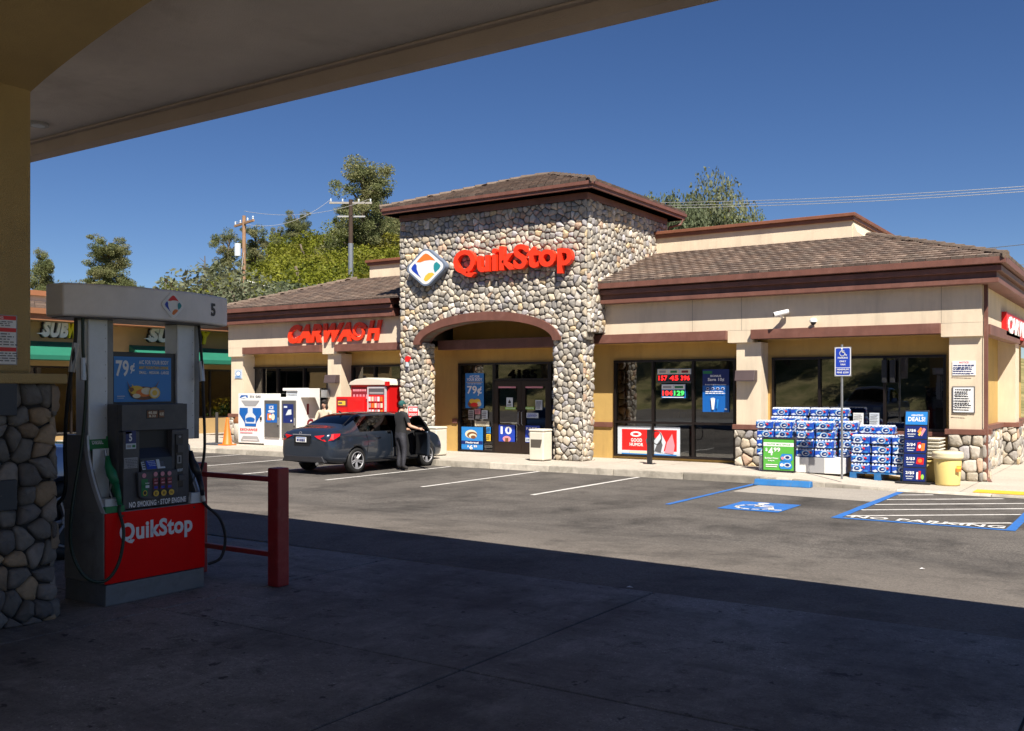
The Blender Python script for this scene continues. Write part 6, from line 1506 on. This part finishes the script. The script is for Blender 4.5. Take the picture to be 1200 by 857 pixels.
for y0, y1 in ((17.2, 21.9), (23.4, 31.3)):
    A = MB(); A.prism([(SX + .01, y0, 3.8), (SX + .01, y0, 3.1), (SX + 1.0, y0, 3.1), (SX + 1.0, y0, 3.27)], (0, y1 - y0, 0)); a = A.build('awning', awng, Q, bev=.01)
MB().box(SX - 12, SX - 11.9, 9, 33, 0, 3).build('interior_wall', PAL['d'], Q)
ysub = [(19.75, 21.75, 'first'), (24.2, 27.3, 'second')]
for y0, y1, n_ in ysub:
    t = thing('shop_sign', ('left' if n_ == 'first' else 'right') + ' of the two white and yellow sandwich shop lettering signs above a green awning', 'sign', (SX, y0, 3.8))
    mb = MB(); put_text(mb, 'SUB', (SX + .06, y0, 3.95), YU, ZU, (y1 - y0) * .5, .6, 0, .06, .25, .1, 0); put_text(mb, 'WAY', (SX + .06, y0 + (y1 - y0) * .49, 3.95), YU, ZU, (y1 - y0) * .51, .6, 1, .06, .25, .1, 0)
    mb.add([(SX + .17, y0 + .2, 4.0), (SX + .17, y0 - .25, 4.07), (SX + .17, y0 + .2, 4.15)], [(0, 1, 2)], 0)
    mb.build('lettering', [PAL['w'], pm('sign_yellow', (.75, .65, .02), .4, var=0)], t)
    mb = MB(); put_text(mb, 'SUBWAY', (SX + .03, y0 - .05, 3.92), YU, ZU, y1 - y0 + .1, .66, 0, .09, .25, .05, 0); mb.build('backing', PAL['k'], t)
# planting bed
t = thing('flower_bush', 'yellow flowering bush in the bed by the sandwich shop door', 'bush', (SX + 2.2, 30.4, .15))
def leafball(mb, c, r, n, size, cols, seed, flat=1.):
    rn = random.Random(seed)
    for _ in range(n):
        d = Vector((rn.gauss(0, 1), rn.gauss(0, 1), rn.gauss(0, 1))).normalized(); q = Vector(c) + Vector((d.x * r[0], d.y * r[1], d.z * r[2])) * rn.uniform(.5, 1.05)
        a = Vector((rn.gauss(0, 1), rn.gauss(0, 1), rn.gauss(0, 1))).normalized(); b = a.cross(Vector((rn.gauss(0, 1), rn.gauss(0, 1), rn.gauss(0, 1)))).normalized(); s = size * rn.uniform(.6, 1.3); k = rn.uniform(.75, 1.25); cc = rn.choice(cols); mb.col = tuple(min(1, x * k) for x in cc)
        mb.add([q - a * s, q + b * s * .5, q + a * s, q - b * s * .5], [(0, 1, 2, 3)])
    mb.col = None
mb = MB(); leafball(mb, (SX + 2.2, 30.4, .75), (.8, 1.3, .6), 900, .09, [(.1, .17, .03), (.14, .2, .04), (.07, .12, .03)], 3); mb.build('foliage', leaf_m, t)
mb = MB(); leafball(mb, (SX + 2.2, 30.2, 1.2), (.6, 1.1, .5), 160, .08, [(.7, .5, .03), (.6, .45, .05)], 4); mb.build('blossom', leaf_m, t)
t = thing('green_bush', 'low green bush behind the traffic cone', 'bush', (-30.3, 27.5, .15)); mb = MB(); leafball(mb, (-30.3, 27.5, .5), (.7, .9, .45), 600, .1, [(.1, .2, .03), (.08, .15, .03)], 5); mb.build('foliage', leaf_m, t)
MB().box(SX + 1.0, -28.2, 26.3, 32.5, .14, .165).build('planting_bed', pm('mulch', (.1, .07, .05), .95, bump=.6, bs=20), None, kind='structure')

# ================================================================== UTILITY POLES AND LINES
def upole(u, vtop, d, lab, rad, hh, arm, seed, metal=False):
    p = atd(u, vtop, d); g = ter(p.x, p.y); t = thing('utility_pole', lab, 'utility pole', (p.x, p.y, g))
    if metal:
        zm = p.z - 2.7; MB().cyl((p.x, p.y, g - .3), rad * 1.05, zm - g, 12, r2=rad).build('steel_sleeve', gal, t); MB().cyl((p.x, p.y, zm - .4), rad * .92, p.z - zm + .4, 12, r2=rad * .8).build('shaft', pm('tarred_wood', (.05, .03, .02), .8, var=.5, vs=.8), t)
    else: MB().cyl((p.x, p.y, g - .3), rad, p.z - g + .3, 12, r2=rad * .8).build('shaft', wood, t)
    a = Vector((math.cos(arm), math.sin(arm), 0)); c = Vector((p.x, p.y, p.z - hh)); L = 1.45
    n = a.cross(Vector((0, 0, 1))) * .06
    MB().obox(c - a * L - n, a * 2 * L, n * 2, (0, 0, .13)).build('crossarm', wood if not metal else pm('arm_grey', (.3, .28, .26), .7), t)
    for k in (-1.35, -.55, .55, 1.35): q = c + a * k; MB().lathe((q.x, q.y, q.z + .13), [(.03, 0), (.06, .05), (.04, .1), (.06, .15), (.03, .22)], 8).build('insulator', PAL['l'], t)
    return t, p, c, a
t1, p1, c1, a1 = upole(286, 253, 62, 'brown wooden utility pole with one crossarm above the left roof', .14, .55, R(163), 1)
MB().cyl((p1.x - .25, p1.y - .3, p1.z - 2.6), .2, .8, 14).build('transformer', PAL['l'], t1)
t2, p2, c2, a2 = upole(411, 234, 66, 'dark topped utility pole with pale steel lower half before the tall pine', .17, .3, R(35), 2, True)
MB().obox(c2 + Vector((0, 0, -.9)) - a2 * .9, a2 * 1.8, (.06, .06, 0), (0, 0, .1)).build('lower_crossarm', PAL['e'], t2)
linem = pm('wire', (.35, .35, .36), .5, .4, var=0)
def wire(a, b, lab, sag=.8, r=.016, grp=None):
    a, b = Vector(a), Vector(b); P = [a + (b - a) * (i / 24) + Vector((0, 0, -sag * 4 * (i / 24) * (1 - i / 24))) for i in range(25)]
    o = MB().tube(P, r, 5).build('power_line', linem); return tag(o, lab, 'power line', grp)
wire(c1 + a1 * 1.3 + Vector((0, 0, .35)), c2 - a2 * 1.3 + Vector((0, 0, .35)), 'thin power line between the two utility poles, outer wire', .9, .014)
wire(c1 + Vector((0, 0, .85)), c2 + a2 * 1.3 + Vector((0, 0, .35)), 'thin power line between the two utility poles, upper wire', .6, .014)
wire(p1 + Vector((0, 0, -4.1)), onY(470, 352, 48), 'thick pale cable sloping down from the wooden pole towards the tower', .5, .035)
wire(p1 + Vector((0, 0, -2.2)), atd(270, 410, 58), 'guy wire running down left of the wooden pole', .1, .02)
for k, (va, vb) in enumerate(((233.5, 216), (237, 219), (240, 222))):
    wire(atd(660, va + 4, 70), atd(1400, vb - 14, 50), f'{("topmost", "middle", "lowest")[k]} of the three power lines crossing the sky at right', .5, .017)
wire(atd(1120, 294, 60), atd(1350, 267, 45), 'single service wire rising right over the roof corner', .1, .02)
wire(atd(1176, 311, 60), atd(1350, 303, 50), 'short wire low at the right edge above the roof', .05, .02)

# ================================================================== TREES
def leaf_cloud(centres, n_per, size, cols, rn):
    """centres: list of (x,y,z,r). returns numpy verts, colours for quads"""
    C = np.array([c[:3] for c in centres]); RR = np.array([c[3] for c in centres]); N = len(C) * n_per
    idx = np.repeat(np.arange(len(C)), n_per)
    d = rn.normal(size=(N, 3)); d /= np.linalg.norm(d, axis=1)[:, None]
    rad = RR[idx] * rn.uniform(.25, 1.0, N) ** .6; p = C[idx] + d * rad[:, None] * np.array([1, 1, .75])
    a = rn.normal(size=(N, 3)); a /= np.linalg.norm(a, axis=1)[:, None]; b = np.cross(a, rn.normal(size=(N, 3))); b /= np.linalg.norm(b, axis=1)[:, None]
    s = size * rn.uniform(.55, 1.4, N)[:, None]
    V = np.stack([p - a * s, p + b * s * .55, p + a * s, p - b * s * .55], 1).reshape(-1, 3)
    cc = np.array(cols)[rn.integers(0, len(cols), len(C))][idx] * rn.uniform(.7, 1.3, N)[:, None]
    return V, cc
def quads(name, V, cc, m, parent):
    n = len(V) // 4; me = bpy.data.meshes.new(name); me.vertices.add(len(V)); me.vertices.foreach_set('co', V.astype(np.float32).ravel())
    me.loops.add(len(V)); me.loops.foreach_set('vertex_index', np.arange(len(V), dtype=np.int32)); me.polygons.add(n); me.polygons.foreach_set('loop_start', np.arange(0, len(V), 4, dtype=np.int32)); me.polygons.foreach_set('loop_total', np.full(n, 4, dtype=np.int32))
    me.update(calc_edges=True); me.materials.append(m)
    at = me.color_attributes.new('Col', 'FLOAT_COLOR', 'CORNER'); c4 = np.ones((len(V), 4), np.float32); c4[:, :3] = np.repeat(np.clip(cc, 0, 1), 4, axis=0); at.data.foreach_set('color', c4.ravel())
    me.validate(); o = bpy.data.objects.new(name, me); COL.objects.link(o); o.parent = parent; return o
OAK = [(.15, .165, .018), (.18, .195, .02), (.1, .12, .015), (.22, .21, .03), (.12, .15, .02)]
GREYP = [(.18, .2, .085), (.21, .22, .1), (.13, .155, .065), (.24, .235, .11)]
SAGE = [(.15, .18, .1), (.18, .2, .12), (.12, .15, .085)]
def make_tree(kind, label, H, W, seed, cols=None, group=None, dense=1.0):
    rn = np.random.default_rng(seed); rd = random.Random(seed)
    t = thing(kind, label, 'tree', (0, 0, 0), group=group)
    tr = MB(); C = []
    if kind in ('oak_tree', 'shrub_tree'):
        nl = 9; tr.tube([(0, 0, -.3), (.1, 0, H * .2), (.05, .1, H * .42)], [W * .045, W * .035, W * .022], 8)
        for k in range(nl):
            a = 2 * math.pi * k / nl + rd.uniform(-.3, .3); e = rd.uniform(.25, .95); rr = W * .5 * rd.uniform(.5, .9) * (1.1 - e * .5)
            tip = Vector((math.cos(a) * rr, math.sin(a) * rr, H * (.35 + .55 * e)))
            tr.tube([(0, 0, H * .25), Vector((tip.x * .5, tip.y * .5, H * .4)), tip], [W * .02, W * .014, W * .006], 6)
        nb = int(52 * dense)
        for k in range(nb):
            th = rn.uniform(0, 2 * math.pi); ph = math.acos(rn.uniform(-.45, 1)); r = rn.uniform(.45, 1.0)
            C.append((math.cos(th) * math.sin(ph) * W * .46 * r, math.sin(th) * math.sin(ph) * W * .46 * r, H * (.52 + .4 * math.cos(ph) * r), W * rn.uniform(.08, .17)))
        V, cc = leaf_cloud(C, 700, .085, cols or OAK, rn)
    else:   # open grey pine
        tr.tube([(0, 0, -.3), (.12, .05, H * .35), (-.1, 0, H * .7), (.05, 0, H * .96)], [W * .05, W * .036, W * .022, W * .006], 8)
        nb = int(42 * dense)
        for k in range(nb):
            e = rn.uniform(.3, 1) ** .85; th = rn.uniform(0, 2 * math.pi); rr = W * .5 * rn.uniform(.25, 1.0) * (1.15 - e * .75)
            tip = Vector((math.cos(th) * rr, math.sin(th) * rr, H * e)); tr.tube([(0, 0, H * (e - .1)), tip * .5 + Vector((0, 0, H * (e - .05) * .5)), tip], [W * .012, W * .009, W * .004], 5)
            for q in range(3): C.append((tip.x + rn.normal() * W * .06, tip.y + rn.normal() * W * .06, tip.z + rn.normal() * H * .02, W * rn.uniform(.05, .12)))
        V, cc = leaf_cloud(C, 270, .068, cols or GREYP, rn)
    tr.build('trunk', bark, t, world=False, smooth=True)
    quads('crown', V, cc, leaf_m, t); t['h'] = H; del t['h']
    return t
def place_tree(t, u, vtop, d, H, first=True, label=None, group=None, rz=0, lean=0, wide=1.):
    """t has unit height of its own; stands on the hill with its top where it was measured"""
    p = atd(u, vtop, d); g = ter(p.x, p.y); Hn = p.z - g
    o = t if first else copy_tree(t)
    k = Hn / H; o.location = (p.x, p.y, g - .1); o.scale = (k * wide, k * wide, k); o.rotation_euler = (0, 0, rz)
    if label: o['label'] = label
    if group: o['group'] = group
    return o
oakA = make_tree('oak_tree', 'x', 8, 9, 11); oakB = make_tree('oak_tree', 'x', 8, 10, 12, [(.2, .22, .02), (.23, .24, .03), (.15, .17, .018)]); oakC = make_tree('shrub_tree', 'x', 6, 9, 13, SAGE)
pineA = make_tree('pine_tree', 'x', 14, 7, 21, dense=1.05); pineB = make_tree('pine_tree', 'x', 12, 6, 22); pineC = make_tree('pine_tree', 'x', 13, 6.5, 23, dense=2.2)
hl = 'bushy green oak in the wooded hillside behind the left roof'
n = 0; rd = random.Random(5)
spec = [(255, 335, 78), (272, 322, 92), (300, 318, 88), (318, 305, 84), (322, 338, 66), (340, 290, 96), (352, 300, 80), (372, 300, 74), (375, 276, 100), (392, 298, 70), (405, 288, 84), (436, 300, 76), (455, 292, 82), (470, 300, 90), (424, 268, 96), (448, 256, 100), (358, 318, 62), (300, 345, 70), (250, 350, 90), (335, 320, 70), (430, 315, 66), (468, 318, 72), (395, 322, 60), (312, 330, 76), (365, 308, 88), (412, 306, 92), (478, 285, 98), (285, 338, 96), (242, 345, 100), (490, 300, 95), (505, 310, 90), (345, 276, 104), (384, 268, 96), (330, 300, 100), (404, 262, 104), (440, 262, 92), (462, 262, 100), (360, 284, 92), (308, 312, 96), (290, 325, 84), (265, 330, 100), (420, 284, 78)]
used = set()
for k, (u, v, d) in enumerate(spec):
    src, H, key = ((oakA, 7.9, 'a'), (oakB, 7.9, 'b'), (oakA, 7.9, 'a'))[k % 3]
    place_tree(src, u, v, d, H, key not in used, hl, 'oaks massed on the wooded hillside', rz=rd.uniform(0, 6), wide=rd.uniform(1., 1.4)); used.add(key)
place_tree(oakC, 325, 322, 58, 5.8, True, 'pale sage grey shrub in front of the hillside oaks, left of the tower', None, 1.0, wide=1.25)
place_tree(pineA, 426, 194, 88, 13.8, True, 'tallest grey pine rising behind the dark topped utility pole', None, .3, wide=1.15)
for k, (src, u, v, d, H, first, lab, wd) in enumerate([(pineB, 268, 276, 92, 11.8, True, 'slim pine directly left of the wooden utility pole', 1.0), (pineC, 348, 250, 104, 12.8, True, 'twin topped grey pine between the two utility poles', .9),
    (pineB, 300, 270, 96, 11.8, False, 'grey pine just right of the wooden utility pole', 1.0), (pineB, 400, 248, 100, 11.8, False, 'narrow pine left of the tallest pine', .8), (pineC, 456, 244, 96, 12.8, False, 'grey pine close against the tower roof eave', .9), (pineC, 128, 280, 105, 12.8, False, 'lone open pine above the dispenser head', 1.25), (pineC, 50, 297, 95, 12.8, False, 'small conifer beside the canopy column', .7), (pineC, 325, 268, 108, 12.8, False, 'pine on the skyline right of the slim pines', .8), (pineB, 440, 232, 92, 11.8, False, 'pine standing right beside the tallest pine', .9)]):
    o = place_tree(src, u, v, d, H, first, lab, None, k * .9, wide=wd)
place_tree(oakA, 207, 322, 96, 7.9, False, 'round olive oak above the dispenser head', None, 2, wide=1.0)
for u, v, lab in ((86, 333, 'tiny tree top just above the left of the dispenser head'), (105, 333, 'second tiny tree top above the dispenser head'), (152, 332, 'faint tree top right of the lone open pine')): place_tree(oakC, u, v, 120, 5.8, False, lab, None, 1)
place_tree(oakC, 812, 216, 72, 5.8, False, 'pale grey green tree top behind the tower eave at right', None, 2.3, wide=.48)
place_tree(oakB, 840, 232, 74, 7.9, False, 'bright green tree top right of the pale one behind the parapet', None, .7, wide=.5)
place_tree(oakB, 868, 245, 76, 7.9, False, 'low green tree top at the right end of the trees behind the parapet', None, 2.7, wide=.45)
# dead thin tree
p = atd(240, 300, 88); g = ter(p.x, p.y); t = thing('dead_tree', 'thin bare dead tree left of the wooden utility pole', 'tree', (p.x, p.y, g))
mb = MB(); mb.tube([(p.x, p.y, g), (p.x + .1, p.y, g + (p.z - g) * .6), p], [.22, .15, .04], 7); rd = random.Random(8)
for k in range(16):
    z = g + (p.z - g) * rd.uniform(.5, .97); a = rd.uniform(0, 6.28); L = rd.uniform(.6, 1.6); mb.tube([(p.x, p.y, z), (p.x + math.cos(a) * L, p.y + math.sin(a) * L, z + rd.uniform(-.2, .5))], [.04, .015], 4)
mb.build('trunk', pm('dead_wood', (.12, .1, .09), .9), t)
# bank and shrubs across the road, what the store glass mirrors
rd = random.Random(15)
for k in range(16):
    x = -60 + k * 7 + rd.uniform(-2, 2); y = -46 - rd.uniform(0, 10); o = copy_tree(oakA if k % 2 else oakB); o.location = (x, y, ter(x, y) - .2); s_k = rd.uniform(.7, 1.1); o.scale = (s_k,) * 3; o.rotation_euler = (0, 0, k)
    o['label'] = 'oak on the dry bank across the road behind the viewer'; o['group'] = 'oaks on the bank across the road'

for u, v, lab in ((738, 690, 'small scrap of white paper on the shaded asphalt'), (1081, 668, 'tiny scrap of white paper on the sunlit asphalt')):
    xf, f = ray(u); x = y = 0; z = .25
    for _ in range(8): d = (CAMZ - z) * 1133 / (v - 456); x, y = xf * d, f * d; z = gz(x, y) if y > 7.6 else .3
    o = MB().add([(x - .03, y - .01, z + .012), (x + .01, y - .015, z + .02), (x + .03, y + .01, z + .012), (x - .01, y + .015, z + .022)], [(0, 1, 2, 3)]).build('paper_scrap', PAL['w']); tag(o, lab, 'litter')
